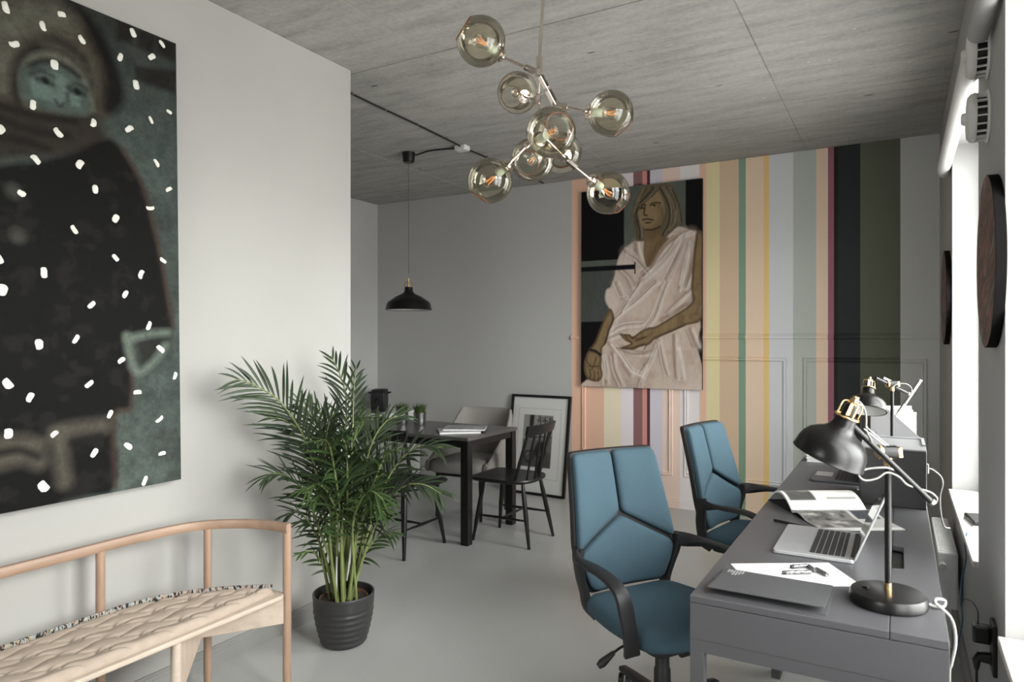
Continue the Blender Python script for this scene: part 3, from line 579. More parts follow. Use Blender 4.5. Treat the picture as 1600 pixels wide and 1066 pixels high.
for p in CHILD_STROKES['pocket']: cv.stroke(p, .05, (108, 102, 90), .75, .9)
for p in CHILD_STROKES['pocket_dark']: cv.stroke(p, .025, (26, 23, 21), .8, .8)
for p in CHILD_STROKES['button']: cv.stroke(p, .045, (84, 84, 76), .75, .6)
cv.mul(.44 + .30 * cv.noise(.02, 3))
P0Y, P0Z = .345, .85
def p1(u, v, off=0.0): return (-2.53 - .033 * v + off, P0Y + u * PW, P0Z + v * PH)
pa = thing('large_painting', 'large dark unframed painting of a hooded child covered in white dabs', 'painting')
b = MB(); c8 = [p1(u, v, o) for o in (-.024, -.0006) for v in (0, 1) for u in (0, 1)]
b.add(c8, [(0, 1, 3, 2), (4, 6, 7, 5), (0, 4, 5, 1), (2, 3, 7, 6), (0, 2, 6, 4), (1, 5, 7, 3)])
b.build('stretcher', mat('canvas_edge', rgb(40, 36, 33), .8), pa)
cv.mesh('canvas', lambda u, v: p1(u, v), vcol_mat('dark_oil_paint', .7, .3, 90), pa)
M_DAB = mat('thick_white_paint', rgb(226, 224, 214), .6, var=.08, scale=90, bump=.5, bscale=200, bdist=.002)
rng = random.Random(5)
allz = list(DABS) + []
for k in range(16):     # the strokes go on across the part beyond the picture's edge
    u = rng.uniform(.03, .5); v = rng.uniform(.03, .97); a = rng.uniform(-.9, .9)
    allz.append((u - .011 * math.sin(a), v + .011 * math.cos(a), u + .011 * math.sin(a), v - .011 * math.cos(a), .022))
for (u0, v0, u1, v1, w) in allz:
    a = Vector((u0 * PW, v0 * PH, 0)); q = Vector((u1 * PW, v1 * PH, 0)); t = (q - a); L = t.length
    t.normalize(); s_ = Vector((-t.y, t.x, 0)); bend = rng.uniform(-.12, .12) * L
    loop = []
    for i in range(14):
        an = 2 * math.pi * i / 14; ca, sa = math.cos(an), math.sin(an)
        x = L / 2 * 1.08 * math.copysign(abs(ca) ** .6, ca); y = w / 2 * math.copysign(abs(sa) ** .7, sa) * rng.uniform(.85, 1.12) + bend * (1 - (2 * x / L) ** 2)
        loop.append((a + q) / 2 + t * x + s_ * y)
    m = MB(); cen = sum(loop, Vector()) / 14
    r0 = [p1(p.x / PW, p.y / PH, .0003) for p in loop]; r1 = [p1(p.x / PW, p.y / PH, .0022) for p in [cen + (p - cen) * .9 for p in loop]]
    m.add(r0 + r1 + [p1(cen.x / PW, cen.y / PH, .0032)], [(i, (i + 1) % 14, 14 + (i + 1) % 14, 14 + i) for i in range(14)] + [(14 + i, 14 + (i + 1) % 14, 28) for i in range(14)])
    m.build('paint_dab', M_DAB, pa, smooth=50)

# ------------------------------------------------------------------ canvas on the striped wall
QW, QH = 1.082, 1.747
cv = Canvas(QW, QH, 270, 430, (92, 96, 90), 9)
n1 = cv.noise(.25, 4); n2 = cv.noise(.06, 4); nf = cv.noise(.03, 4, 1.4, .4)
cv.mul(.9 + .2 * n1)
cv.fill(ROBE['grey_low'], (76, 79, 76), .006)
for k in ('black1', 'black2', 'black3', 'bar'): cv.fill(ROBE[k], (16, 15, 17), .004)
cv.fill(ROBE['robe'], (204, 187, 174), .006, 1, 3)
dr = cv.poly_sd(ROBE['robe'], 3); inr = (dr < .01).astype(float)
cv.blend(inr * np.clip((nf - .5) * 2.0, 0, .4), (172, 138, 118)); cv.blend(inr * np.clip((.46 - n1) * 3, 0, .5), (158, 136, 122))
cv.blend(inr * np.clip((n1 - .52) * 3, 0, .45), (222, 208, 198))
for p in ROBE_STROKES['fold']:
    cv.stroke(p, .07, (172, 150, 138), .55, 1.0); cv.stroke(p, .022, (118, 86, 68), .6, 1.0)
for p in ROBE_STROKES['fold']:
    cv.stroke([(a + .022, b - .004) for a, b in p], .03, (236, 226, 218), .5, 1.0)
rs = random.Random(12)
for p in ROBE_STROKES['fold']:
    for _ in range(3):
        dx, dy = rs.uniform(-.035, .035), rs.uniform(-.02, .02)
        cv.stroke([(a + dx + rs.uniform(-.006, .006), b + dy) for a, b in p], rs.uniform(.006, .014), (132, 104, 88) if rs.random() < .6 else (238, 230, 222), .45, .8, 3)
cv.fill(ROBE['neck'], (128, 106, 78), .006, 1, 4)
cv.fill(ROBE['face'], (142, 120, 90), .006, 1, 4)
for p in ROBE_STROKES['face_dark']: cv.stroke(p, .06, (88, 70, 50), .5, 1.0)
cv.fill(ROBE['hair'], (98, 90, 72), .006, 1, 3)
for i, p in enumerate(ROBE_STROKES['hair_line']):
    cv.stroke(p, .022, (58, 50, 40) if i % 2 else (128, 116, 94), .7, .9)
    cv.stroke([(a + .02, b) for a, b in p], .012, (134, 122, 100) if i % 2 else (66, 58, 46), .6, .9)
for p in ROBE_STROKES['hair_line']:
    for _ in range(5):
        dx = rs.uniform(-.03, .03); cv.stroke([(a + dx, b + rs.uniform(-.006, .006)) for a, b in p], .005, (60, 50, 38) if rs.random() < .55 else (140, 126, 100), .6, .7, 4)
for p in ROBE_STROKES['face_line']: cv.stroke(p, .013, (50, 38, 28), .95, .6)
for p in ROBE_STROKES['pupil']: cv.stroke(p, .016, (38, 30, 24), .95, .5)
for p in ROBE_STROKES['sclera']: cv.stroke(p, .008, (190, 172, 142), .8, .6)
for k in ('arm_l', 'hand_l', 'arm_r'):
    cv.fill(ROBE[k], (134, 112, 82), .006, 1, 3)
    d = cv.poly_sd(ROBE[k], 3); cv.blend(np.clip(1 - np.abs(d + .008) / .014, 0, .6), (72, 56, 40))
    cv.blend((d < 0) * np.clip((n2 - .5) * 2, 0, .35), (92, 74, 54))
for p in ROBE_STROKES['hand_line']: cv.stroke(p, .010, (56, 42, 30), .8, .8)
for p in ROBE_STROKES['bracelet']: cv.stroke(p, .024, (34, 30, 27), .95, .4)
cv.fill(ROBE['bar'], (16, 15, 17), .004); cv.fill(ROBE['barcross'], (16, 15, 17), .003)
cv.mul(.84 + .32 * nf)
pb = thing('figure_painting', 'tall unframed painting of a figure in a draped white robe on striped wall', 'painting')
X0, Z0, YF = -2.493, 1.005, 5.655
def p2(u, v, off=0.0): return (X0 + u * QW, YF + off + .012 * v, Z0 + v * QH)
b = MB(); c8 = [p2(u, v, o) for o in (.0006, .030) for v in (0, 1) for u in (0, 1)]
b.add(c8, [(0, 1, 3, 2), (4, 6, 7, 5), (0, 4, 5, 1), (2, 3, 7, 6), (0, 2, 6, 4), (1, 5, 7, 3)])
b.build('stretcher', mat('figure_canvas_edge', rgb(48, 44, 42), .8), pb)
cv.mesh('canvas', lambda u, v: p2(u, v), vcol_mat('figure_oil_paint', .6, .1, 150), pb)
MB().tube(catmull([p2(.47, 1.0, .02), p2(.5, 1.012, .02), p2(.53, 1.0, .02)], 5), .005, 6).build('hanging_hook', M_STEEL, pb, smooth=60)

# ------------------------------------------------------------------ slatted bench
BX0, BX1 = -2.46, -2.10     # back rail line, front edge
SEAT_Z = .42
bench = thing('wooden_bench', 'pale wooden bench with curved backrest rail along the white wall', 'bench')
rail = catmull([(-2.478, -.35, .675), (-2.478, .4, .675), (-2.478, 1.2, .675), (-2.472, 1.55, .675), (-2.435, 1.73, .675), (-2.34, 1.83, .675), (-2.22, 1.885, .675), (-2.085, 1.90, .675)], 6)
MB().sweep(rail, (0, 0, 1), [.036] * len(rail), [.026] * len(rail)).build('back_rail', M_OAK, bench, smooth=40)
def post(x, y, z0, z1, m, name, r=.0155): 
    return MB().tube([(x, y, z0), (x, y, z0 + .1), (x, y, z1)], [r * .85, r, r], 14).build(name, m, bench, smooth=60)
for y in (1.395, .62, -.15): post(-2.478, y, 0, .66, M_OAKV, 'back_post')
post(-2.405, 1.775, 0, .66, M_OAKV, 'back_post')
post(-2.10, 1.905, 0, .68, M_OAKV, 'end_post', .0165)
post(-2.115, 1.44, 0, .405, M_BEECH, 'front_leg', .0165)
post(-2.115, .4, 0, .405, M_BEECH, 'front_leg', .0165)
seat2d = [(-2.085, -.4), (-2.085, 1.88), (-2.13, 1.905), (-2.24, 1.88), (-2.36, 1.82), (-2.41, 1.72), (-2.458, 1.5), (-2.462, 1.1), (-2.462, -.4)]
sp = round_poly(seat2d, [.0, .03, .03, .08, .08, .1, .1, .1, 0], 4)
MB().prism(sp, SEAT_Z - .018, SEAT_Z).build('seat', M_BEECH, bench, bevel=.006)
pl = MB()
pl.add([(-2.10, 1.89, .30), (-2.28, 1.65, .295), (-2.28, 1.65, .402), (-2.10, 1.89, .402), (-2.115, 1.90, .30), (-2.295, 1.66, .295), (-2.295, 1.66, .402), (-2.115, 1.90, .402)],
       [(0, 1, 2, 3), (7, 6, 5, 4), (0, 4, 5, 1), (1, 5, 6, 2), (2, 6, 7, 3), (3, 7, 4, 0)])
pl.build('apron_board', M_BEECH, bench, bevel=.002)
pl = MB()
pl.add([(-2.118, 1.46, .20), (-2.28, 1.66, .30), (-2.28, 1.66, .402), (-2.118, 1.46, .402), (-2.13, 1.448, .20), (-2.292, 1.648, .30), (-2.292, 1.648, .402), (-2.13, 1.448, .402)],
       [(0, 1, 2, 3), (7, 6, 5, 4), (0, 4, 5, 1), (1, 5, 6, 2), (2, 6, 7, 3), (3, 7, 4, 0)])
pl.build('brace_board', wood('grey_beech', rgb(190, 172, 156), 5, .5, (6, 6, 1)), bench, bevel=.002)
MB().box(-2.45, -2.37, 1.74, 1.80, .385, .402).build('corner_block', M_BEECH, bench, bevel=.003)

# quilted seat pad with a woven trim along its back
cush = thing('quilted_seat_pad', 'beige quilted seat pad with multicoloured woven trim lying on the bench', 'cushion', (0, 0, SEAT_Z))
def pad_back(y):      # x of the pad's back edge
    return -2.440 if y < 1.40 else -2.440 + .30 * max(0.0, (y - 1.40) / .46) ** 2.4
def pad_front(y): return -2.105 - (0.0 if y < 1.5 else .03 * ((y - 1.5) / .36) ** 2)
Y0, Y1 = -.38, 1.865; NY, NX = 520, 90
L_, H_ = .140, .074
def quilt(x, y):      # brick-laid ogee quilting: wavy long seams, S-curved short ones
    r_ = (x + 2.46) + .010 * math.cos(2 * math.pi * y / L_)
    row = math.floor(r_ / H_); fr = r_ / H_ - row
    k = y / L_ - .5 * (row % 2) + .16 * math.sin(2 * math.pi * fr); fk = k - math.floor(k)
    dl, dc = min(fr, 1 - fr) * H_, min(fk, 1 - fk) * L_ * .8
    return .0045 * (1 - math.exp(-dl / .0045)) + .0075 * (1 - math.exp(-dc / .006)) + .003 * min(1, min(dl, dc) / .03)
vs, fs = [], []
for j in range(NY + 1):
    y = Y0 + (Y1 - Y0) * j / NY; xa, xb = pad_back(y), max(pad_front(y), pad_back(y) + .002)
    for i in range(NX + 1):
        t = i / NX; x = xa + (xb - xa) * t
        e = min(t, 1 - t) * (xb - xa); ey = min(y - Y0, Y1 - y)
        edge = min(1, min(e, ey) / .022); edge = math.sqrt(max(0, 1 - (1 - edge) ** 2))
        vs.append((x, y, .003 + (.011 + quilt(x, y)) * edge))
for j in range(NY):
    for i in range(NX):
        fs.append((j * (NX + 1) + i, j * (NX + 1) + i + 1, (j + 1) * (NX + 1) + i + 1, (j + 1) * (NX + 1) + i))
M_PAD = mat('beige_velvet', rgb(178, 162, 148), .85, var=.08, scale=18, bump=.15, bscale=260, spec=.15)
MB().add(vs, fs).build('quilted_top', M_PAD, cush, smooth=80)
base = [(pad_back(y), y) for y in np.linspace(Y0, Y1, 60)] + [(max(pad_front(y), pad_back(y) + .002), y) for y in np.linspace(Y1, Y0, 60)]
MB().prism([(float(a), float(b)) for a, b in base], 0.0005, .006).build('pad_base', M_PAD, cush)
def trim_mat():
    t = NT('woven_trim'); v = t.pos(True, (1, 1, 1))
    vo = t.new('ShaderNodeTexVoronoi'); vo.inputs['Scale'].default_value = 150; t.link(t.pos(True, (1.2, 1.6, .6)), vo.inputs['Vector'])
    sp_ = t.new('ShaderNodeSeparateColor'); t.link(vo.outputs['Color'], sp_.inputs[0])
    t.color(t.ramp(sp_.outputs[0], [(0, rgb(160, 156, 148)), (.25, rgb(134, 146, 148)), (.42, rgb(34, 32, 33)), (.62, rgb(170, 164, 152)), (.75, rgb(140, 96, 80)), (.86, rgb(156, 144, 110)), (.92, rgb(48, 42, 40))], 'CONSTANT'))
    t.b.inputs['Roughness'].default_value = .9; return t.m
tp = [(pad_back(float(y)) - .004, float(y), .024) for y in np.linspace(Y0, Y1, 70)]
tm = MB().sweep(tp, (0, 0, 1), [.025] * 70, [.009] * 70).build('woven_trim', trim_mat(), cush, smooth=40)

# ------------------------------------------------------------------ potted palm
PX, PY = -2.264, 2.395
palm = thing('potted_palm', 'tall green areca palm in a ribbed charcoal pot beside the bench', 'plant')
prof = [(.0, .004), (.098, .004), (.104, .012)]
for k in range(60):
    z = .012 + .205 * k / 59; t = k / 59
    r = .104 + .036 * math.sin(t * math.pi * .5) ** .9 + (.0022 * math.sin(t * 7.5 * 2 * math.pi) if t < .8 else 0)
    prof.append((r, z))
prof += [(.1415, .222), (.142, .234), (.140, .238), (.135, .236), (.132, .20), (.125, .15), (.0, .15)]
MB().lathe(prof, 48, TR(PX, PY, 0)).build('pot', M_POT, palm, smooth=50)
MB().lathe([(.098, .16), (.108, .212), (.111, .216), (.114, .212), (.104, .155)], 40, TR(PX, PY, 0)).build('nursery_pot', M_TERRA, palm, smooth=40)
so = MB(); n = 24
so.add([(PX, PY, .212)] + [(PX + r * math.cos(2 * math.pi * k / n), PY + r * math.sin(2 * math.pi * k / n), .205 + random.uniform(-.006, .006)) for r in (.04, .075, .108) for k in range(n)],
       [(0, 1 + k, 1 + (k + 1) % n) for k in range(n)] + [(1 + i * n + k, 1 + i * n + (k + 1) % n, 1 + (i + 1) * n + (k + 1) % n, 1 + (i + 1) * n + k) for i in range(2) for k in range(n)])
so.build('soil', M_SOIL, palm, smooth=60)
rngp = random.Random(11)
TOW = Vector((math.sin(YAW), -math.cos(YAW), 0))        # out of the corner, into the room
def leaflet(mb_, p, d, nrm, L, w, droop):
    d = d.normalized(); side = d.cross(nrm).normalized(); K = 5; vs = []
    for i in range(K + 1):
        t = i / K; c = p + d * (L * t) + Vector((0, 0, -1)) * (droop * L * t * t)
        if c.x < XL + .012: c.x = XL + .012 + rngp.uniform(0, .004)
        ww = w * (math.sin(math.pi * min(1, t * .93 + .07)) ** .7) * (1 - .25 * t) + .0004
        f = nrm * (-.25 * ww)
        vs += [c - side * ww / 2, c + f, c + side * ww / 2]
    for v in vs:
        if v.x < XL + .008: v.x = XL + .008
    mb_.add(vs, [q for i in range(K) for q in ((3 * i, 3 * i + 1, 3 * i + 4, 3 * i + 3), (3 * i + 1, 3 * i + 2, 3 * i + 5, 3 * i + 4))])
for fi, (cp, n, L, k) in enumerate(FRONDS):
    cp = [Vector(p) for p in cp]
    a0 = rngp.uniform(0, 6.28); r0 = rngp.uniform(.015, .06)
    cp[0] = Vector((PX + r0 * math.cos(a0) + (cp[1].x - PX) * .12, PY + r0 * math.sin(a0) + (cp[1].y - PY) * .12, .20))
    path = catmull(cp, 8); m = len(path)
    for q in path:
        if q.x < XL + .02: q.x = XL + .02
    fr_ = MB().tube(path, [.0062 * (1 - .8 * i / (m - 1)) + .0008 for i in range(m)], 6).build('frond', M_STEM, palm, smooth=60)
    single = fi in (0, 1, 2, 3, 6, 7)
    leafm = M_LEAF if k > .55 or fi in (3, 4, 6, 7) else M_LEAF2
    joined = MB(); cum = [0]
    for i in range(1, m): cum.append(cum[-1] + (path[i] - path[i - 1]).length)
    for j in range(n):
        t = .42 + .56 * (j / (n - 1)) ; s_ = t * cum[-1]
        i = max(1, next((q for q in range(m) if cum[q] >= s_), m - 1)); f = (s_ - cum[i - 1]) / (cum[i] - cum[i - 1] + 1e-9)
        p = path[i - 1].lerp(path[i], f); tg = (path[i] - path[i - 1]).normalized()
        nrm = (TOW * k + Vector((0, 0, 1)) * (1 - k * .6) + Vector((rngp.uniform(-.2, .2), rngp.uniform(-.2, .2), 0)))
        nrm = (nrm - tg * nrm.dot(tg)).normalized(); sd = tg.cross(nrm).normalized()
        prof_ = math.sin(math.pi * (.18 + .74 * j / (n - 1))) ** .6
        for sg in (-1, 1):
            an = math.radians(48 - 26 * j / (n - 1) + rngp.uniform(-6, 6))
            d = tg * math.cos(an) + sd * (sg * math.sin(an)) + nrm * rngp.uniform(.0, .22)
            LL = 1.12 * L * prof_ * rngp.uniform(.85, 1.1); ww = .0155 * rngp.uniform(.8, 1.15) * (.6 + .4 * prof_); dr = rngp.uniform(.12, .45) * (1.25 - k * .6)
            mb_ = MB() if single else joined
            leaflet(mb_, p, d, nrm, LL, ww, dr)
            if single: mb_.build('leaflet', leafm, fr_, smooth=70, recalc=False)
    if not single:
        tag(joined.build('leaflets', leafm, fr_, smooth=70, recalc=False), kind='stuff')
for k in range(16):
    a0 = rngp.uniform(0, 6.28); r0 = rngp.uniform(.01, .065)
    b0 = Vector((PX + r0 * math.cos(a0), PY + r0 * math.sin(a0), .2)); tp_ = b0 + Vector((math.cos(a0) * .06, math.sin(a0) * .06, rngp.uniform(.22, .45)))
    MB().tube([b0, b0.lerp(tp_, .5) + Vector((rngp.uniform(-.008, .008), 0, 0)), tp_], [.0085, .007, .004], 7).build('cane', M_STEM, palm, smooth=60)
MB().bar((PX + .01, PY - .06, .23), (PX + .02, PY - .065, .42), .010, .002, (1, 0, 0)).build('plant_tag', M_WPLAST, palm)

# ------------------------------------------------------------------ dining table
TX0, TX1, TY0, TY1, TZ = -4.15, -2.565, 3.915, 4.61, .745
tab = thing('dining_table', 'long dark grey dining table with black metal frame in the alcove', 'table', ((TX0 + TX1) / 2, (TY0 + TY1) / 2, 0))
hx, hy = (TX1 - TX0) / 2, (TY1 - TY0) / 2
M_TTOP = mat('dark_grey_laminate', rgb(84, 80, 78), .3, var=.12, scale=14, stretch=(1, 9, 9))
MB().box(-hx, hx, -hy, hy, TZ - .026, TZ).build('tabletop', M_TTOP, tab, bevel=.006)
fr = MB()
for s_ in (-1, 1):
    fr.box(-hx + .02, hx - .02, s_ * (hy - .03) - .012, s_ * (hy - .03) + .012, TZ - .075, TZ - .026)
    fr.box(s_ * (hx - .03) - .012, s_ * (hx - .03) + .012, -hy + .042, hy - .042, TZ - .075, TZ - .026)
fr.build('frame', M_BLACK, tab, bevel=.002)
for sx in (-1, 1):
    for sy in (-1, 1):
        cx, cy = sx * (hx - .038), sy * (hy - .038)
        MB().box(cx - .030, cx + .030, cy - .030, cy + .030, 0, TZ - .026).build('leg', M_BLACK, tab, bevel=.002)

# ------------------------------------------------------------------ black spindle-back chairs
def spindle_chair(label):
    t = thing('spindle_chair', label, 'chair', group='black spindle chairs at the dining table')
    out = closed_spline([(.235, -.19, 0), (.245, 0, 0), (.235, .19, 0), (.14, .215, 0), (-.05, .215, 0), (-.16, .185, 0), (-.215, .1, 0), (-.225, 0, 0), (-.215, -.1, 0), (-.16, -.185, 0), (-.05, -.215, 0), (.14, -.215, 0)], 4)
    m = MB(); N = len(out)
    rings = []
    for sc, z in ((.90, .425), (.985, .436), (1.0, .445), (.985, .453), (.80, .450), (.4, .444)):
        rings.append([(p.x * sc, p.y * sc, z) for p in out])
    vs = [v for r in rings for v in r]
    m.add(vs + [(0, 0, .443)], [tuple(range(N - 1, -1, -1))] + [(i * N + k, i * N + (k + 1) % N, (i + 1) * N + (k + 1) % N, (i + 1) * N + k) for i in range(5) for k in range(N)] + [(5 * N + k, 5 * N + (k + 1) % N, 6 * N) for k in range(N)])
    m.build('seat', M_BLACK, t, smooth=40)
    top = {}; bot = {}
    for sx in (1, -1):
        for sy in (1, -1):
            a = Vector((.155 * sx, .13 * sy, .432)); b_ = Vector((.215 * sx, .185 * sy, 0))
            if sx < 0: b_.x = -.235
            top[sx, sy], bot[sx, sy] = a, b_
            MB().tube([b_, b_.lerp(a, .45), b_.lerp(a, .8), a], [.0105, .0165, .0155, .011], 12).build('leg', M_BLACK, t, smooth=60)
    mids = []
    for sy in (1, -1):
        a = bot[1, sy].lerp(top[1, sy], .42); b_ = bot[-1, sy].lerp(top[-1, sy], .42)
        MB().tube([a, a.lerp(b_, .5), b_], [.006, .0105, .006], 10).build('side_stretcher', M_BLACK, t, smooth=60); mids.append(a.lerp(b_, .5))
    MB().tube([mids[0], mids[0].lerp(mids[1], .5), mids[1]], [.006, .0105, .006], 10).build('cross_stretcher', M_BLACK, t, smooth=60)
    def railp(y): return Vector((-.262 + .8 * y * y, y, .80))
    pts = [railp(-.205 + .41 * i / 14) for i in range(15)]
    MB().sweep(pts, (.25, 0, -1), [.072] * 15, [.02] * 15).build('top_rail', M_BLACK, t, smooth=40)
    for i, y in enumerate((-.18, -.108, -.036, .036, .108, .18)):
        q = railp(y) + Vector((.012, 0, -.02)); o_ = y * .78
        b_ = Vector((-.200 + 4.6 * o_ * o_, o_ * 1.15, .44)); r = .0115 if i in (0, 5) else .0075
        MB().tube([b_, b_.lerp(q, .4), q], [r, r * 1.12, r * .9], 10).build('spindle', M_BLACK, t, smooth=60)
    return t
c1 = spindle_chair('black wooden spindle-back chair at the end of the dining table')
c1.location = (-2.41, 4.255, 0); c1.rotation_euler.z = math.pi
c2 = copy_tree(c1); c2['label'] = 'black wooden spindle-back chair half hidden behind the palm leaves'
c2.location = (-2.945, 3.70, 0); c2.rotation_euler.z = math.pi / 2

# ------------------------------------------------------------------ grey upholstered chair
up = thing('upholstered_chair', 'grey fabric upholstered chair with wraparound back behind the dining table', 'chair', (-3.05, 4.70, 0), -math.pi / 2 + .08)
sq = round_poly([(-.22, -.215), (.285, -.235), (.285, .235), (-.22, .215)], .06, 5); N = len(sq); m = MB(); rings = []
for sc, z in ((.93, .365), (.99, .375), (1.0, .40), (1.0, .435), (.975, .455), (.88, .466), (.5, .472)): rings += [((x - .02) * sc + .02, y * sc, z) for x, y in sq]
m.add(rings + [(.02, 0, .472)], [tuple(range(N - 1, -1, -1))] + [(i * N + k, i * N + (k + 1) % N, (i + 1) * N + (k + 1) % N, (i + 1) * N + k) for i in range(6) for k in range(N)] + [(6 * N + k, 6 * N + (k + 1) % N, 7 * N) for k in range(N)])
m.build('seat_cushion', M_GREYF, up, smooth=50)
path = catmull([(.265, -.262, 0), (.12, -.268, 0), (-.06, -.268, 0), (-.2, -.245, 0), (-.265, -.16, 0), (-.28, 0, 0), (-.265, .16, 0), (-.2, .245, 0), (-.06, .268, 0), (.12, .268, 0), (.265, .262, 0)], 5)
m = MB(); K = len(path); vs = []
for i, p in enumerate(path):
    t = abs(2 * i / (K - 1) - 1)                       # 1 at the arm tips, 0 at the middle of the back
    tg = (path[min(i + 1, K - 1)] - path[max(i - 1, 0)]).normalized(); nn = Vector((-tg.y, tg.x, 0))   # inward
    zt = .47 + .375 * (1 - max(0.0, min(1, (t - .42) / .50)) ** .75) if t > .42 else .845
    zt = max(zt, .455)
    lean = Vector((-1, 0, 0)) * .10
    for a, z in ((0, .36), (-.024, .375), (-.026, (zt + .36) / 2), (-.022, zt - .02), (0, zt), (.022, zt - .02), (.026, (zt + .36) / 2), (.024, .375)):
        f = max(0, (z - .42)) / .43
        vs.append(p + nn * a + lean * (f * (1 - t * .6)) + nn * (-.015 * f) + Vector((0, 0, z)))
m.add(vs, [(i * 8 + k, i * 8 + (k + 1) % 8, (i + 1) * 8 + (k + 1) % 8, (i + 1) * 8 + k) for i in range(K - 1) for k in range(8)] + [tuple(range(7, -1, -1)), tuple((K - 1) * 8 + k for k in range(8))])
m.build('wraparound_back', M_GREYF, up, smooth=60, subsurf=1)
for sx, sy in ((1, 1), (1, -1), (-1, 1), (-1, -1)):
    MB().tube([(.21 * sx + (0 if sx > 0 else -.02), .2 * sy, 0), (.2 * sx, .195 * sy, .37)], [.011, .019], 4).build('leg', M_BLACK, up)
fr = MB(); fr.box(-.2, .22, -.2, .2, .335, .362); fr.build('seat_frame', M_BLACK, up, bevel=.003)

# ------------------------------------------------------------------ things on the table
def grass_pot(x, y, label, sd):
    t = thing('faux_grass_pot', label, 'plant', (x, y, TZ), group='grass tufts in metal pots')
    MB().lathe([(0, .001), (.043, .001), (.0445, .004), (.047, .03), (.0478, .033), (.0485, .07), (.0495, .073), (.051, .098), (.052, .102), (.050, .102), (.048, .09), (0, .088)], 28).build('metal_pot', M_STEEL, t, smooth=35)
    r_ = random.Random(sd); g = MB()
    for _ in range(230):
        a = r_.uniform(0, 6.28); r0 = .043 * math.sqrt(r_.random()); h = r_.uniform(.055, .1); o_ = r_.uniform(.005, .03) * (1 + r0 / .02) * .6
        if r_.random() < .06: o_ *= 1.5
        b_ = Vector((r0 * math.cos(a), r0 * math.sin(a), .088)); e = b_ + Vector((math.cos(a) * o_, math.sin(a) * o_, h)); mdl = b_.lerp(e, .5) + Vector((-math.cos(a) * o_ * .15, -math.sin(a) * o_ * .15, h * .06))
        s_ = Vector((-math.sin(a), math.cos(a), 0)) * .0014
        g.add([b_ - s_, b_ + s_, mdl + s_, mdl - s_, e], [(0, 1, 2, 3), (3, 2, 4)])
    tag(g.build('grass', M_GRASS, t, recalc=False), kind='stuff')
grass_pot(-3.445, 4.30, 'small metal pot of green grass nearer the coffee machine', 1)
grass_pot(-3.295, 4.335, 'small metal pot of green grass nearer the spiral notebooks', 2)
def notebook(cx, cy, z, rz, label, w, h, cover):
    t = thing('spiral_notebook', label, 'notebook', (cx, cy, z), rz)
    MB().box(-w / 2 + .004, w / 2 - .002, -h / 2 + .002, h / 2 - .002, .0015, .0105).build('pages', M_PAPER, t)
    c = MB(); c.box(-w / 2, w / 2, -h / 2, h / 2, .0105, .012); c.box(-w / 2, w / 2, -h / 2, h / 2, 0, .0015)
    c.build('cover', cover, t)
    s_ = MB()
    for k in range(26):
        y = -h / 2 + .012 + (h - .024) * k / 25
        s_.tube([(-w / 2 + .004 + .0062 * math.cos(a), y, .0065 + .0062 * math.sin(a)) for a in np.linspace(-2.9, 2.9, 9)], .0009, 4)
    tag(s_.build('spiral_binding', M_STEEL, t), kind='stuff')
notebook(-2.815, 4.17, TZ, math.radians(-50) + math.pi / 2, 'lower spiral notebook under another one on the dining table', .30, .25, mat('notebook_cover_plain', rgb(205, 205, 208), .5))
notebook(-2.80, 4.235, TZ + .0135, math.radians(-62) + math.pi / 2, 'upper spiral notebook with grey printed cover on the dining table', .31, .24, mat('notebook_cover_print', rgb(150, 150, 152), .5, var=.6, scale=16))

# ------------------------------------------------------------------ white counter, coffee machine, jug
ct = thing('kitchen_counter', 'low white tiled counter in the corner of the alcove', 'counter', (-4.60, 5.33, 0))
MB().box(-.285, .285, -.34, .35, .06, .665).build('cabinet_body', M_WPLAST, ct)
MB().box(-.29, .29, -.35, .36, .665, .682).build('counter_slab', M_WPLAST, ct, bevel=.002)
for i in range(4):
    for j in range(4):
        MB().box(-.288 + i * .1445, -.288 + i * .1445 + .1405, -.348 + j * .177, -.348 + j * .177 + .173, .682, .70).build('tile', M_PVC, ct, bevel=.002, seg=1)
for s_ in (-1, 1):
    d = MB().box(-.28 if s_ < 0 else .005, -.005 if s_ < 0 else .28, -.358, -.341, .08, .65).build('cabinet_door', M_WPLAST, ct, bevel=.002)
    MB().box(-.05 if s_ < 0 else .04, -.04 if s_ < 0 else .05, -.372, -.358, .5, .6).build('handle', M_STEEL, d)
MB().box(-.27, .27, -.30, .35, 0, .06).build('plinth', M_GREY, ct)
cm = thing('coffee_machine', 'compact black capsule coffee machine on the white counter', 'coffee machine', (-4.565, 5.34, .70), math.radians(-60))
bd = round_poly([(-.11, 0), (.10, 0), (.11, .13), (.115, .19), (.08, .225), (-.09, .225), (-.12, .19)], .03, 4)
Mx = Matrix.Rotation(math.pi / 2, 4, 'X')
MB().prism(bd, -.07, .07, Mx).build('machine_body', M_PLASTIC, cm, bevel=.012, smooth=40)
MB().box(.10, .17, -.055, .055, 0, .02).build('drip_tray', M_PLASTIC, cm, bevel=.004)
MB().cyl((.11, 0, .12), (.145, 0, .115), .022, .014).build('spout', M_PLASTIC, cm, smooth=40)
MB().tube([(.02, -.07, .185), (.02, -.105, .188), (-.03, -.112, .19), (-.03, .112, .19), (.02, .105, .188), (.02, .07, .185)], .007, 8).build('lever_handle', M_PLASTIC, cm, smooth=60)
MB().lathe([(0, .02), (.055, .02), (.06, .21), (.057, .215), (0, .215)], 20, TR(-.15, 0, 0)).build('water_tank', mat('smoked_plastic', rgb(30, 30, 33), .15), cm, smooth=40)
jg = thing('glass_jug', 'small clear glass jug next to the coffee machine', 'jug', (-4.62, 5.12, .70))
MB().lathe([(0, .002), (.05, .003), (.062, .02), (.062, .06), (.045, .10), (.042, .13), (.048, .135)], 28).build('jug_body', M_CLEAR, jg, smooth=60)
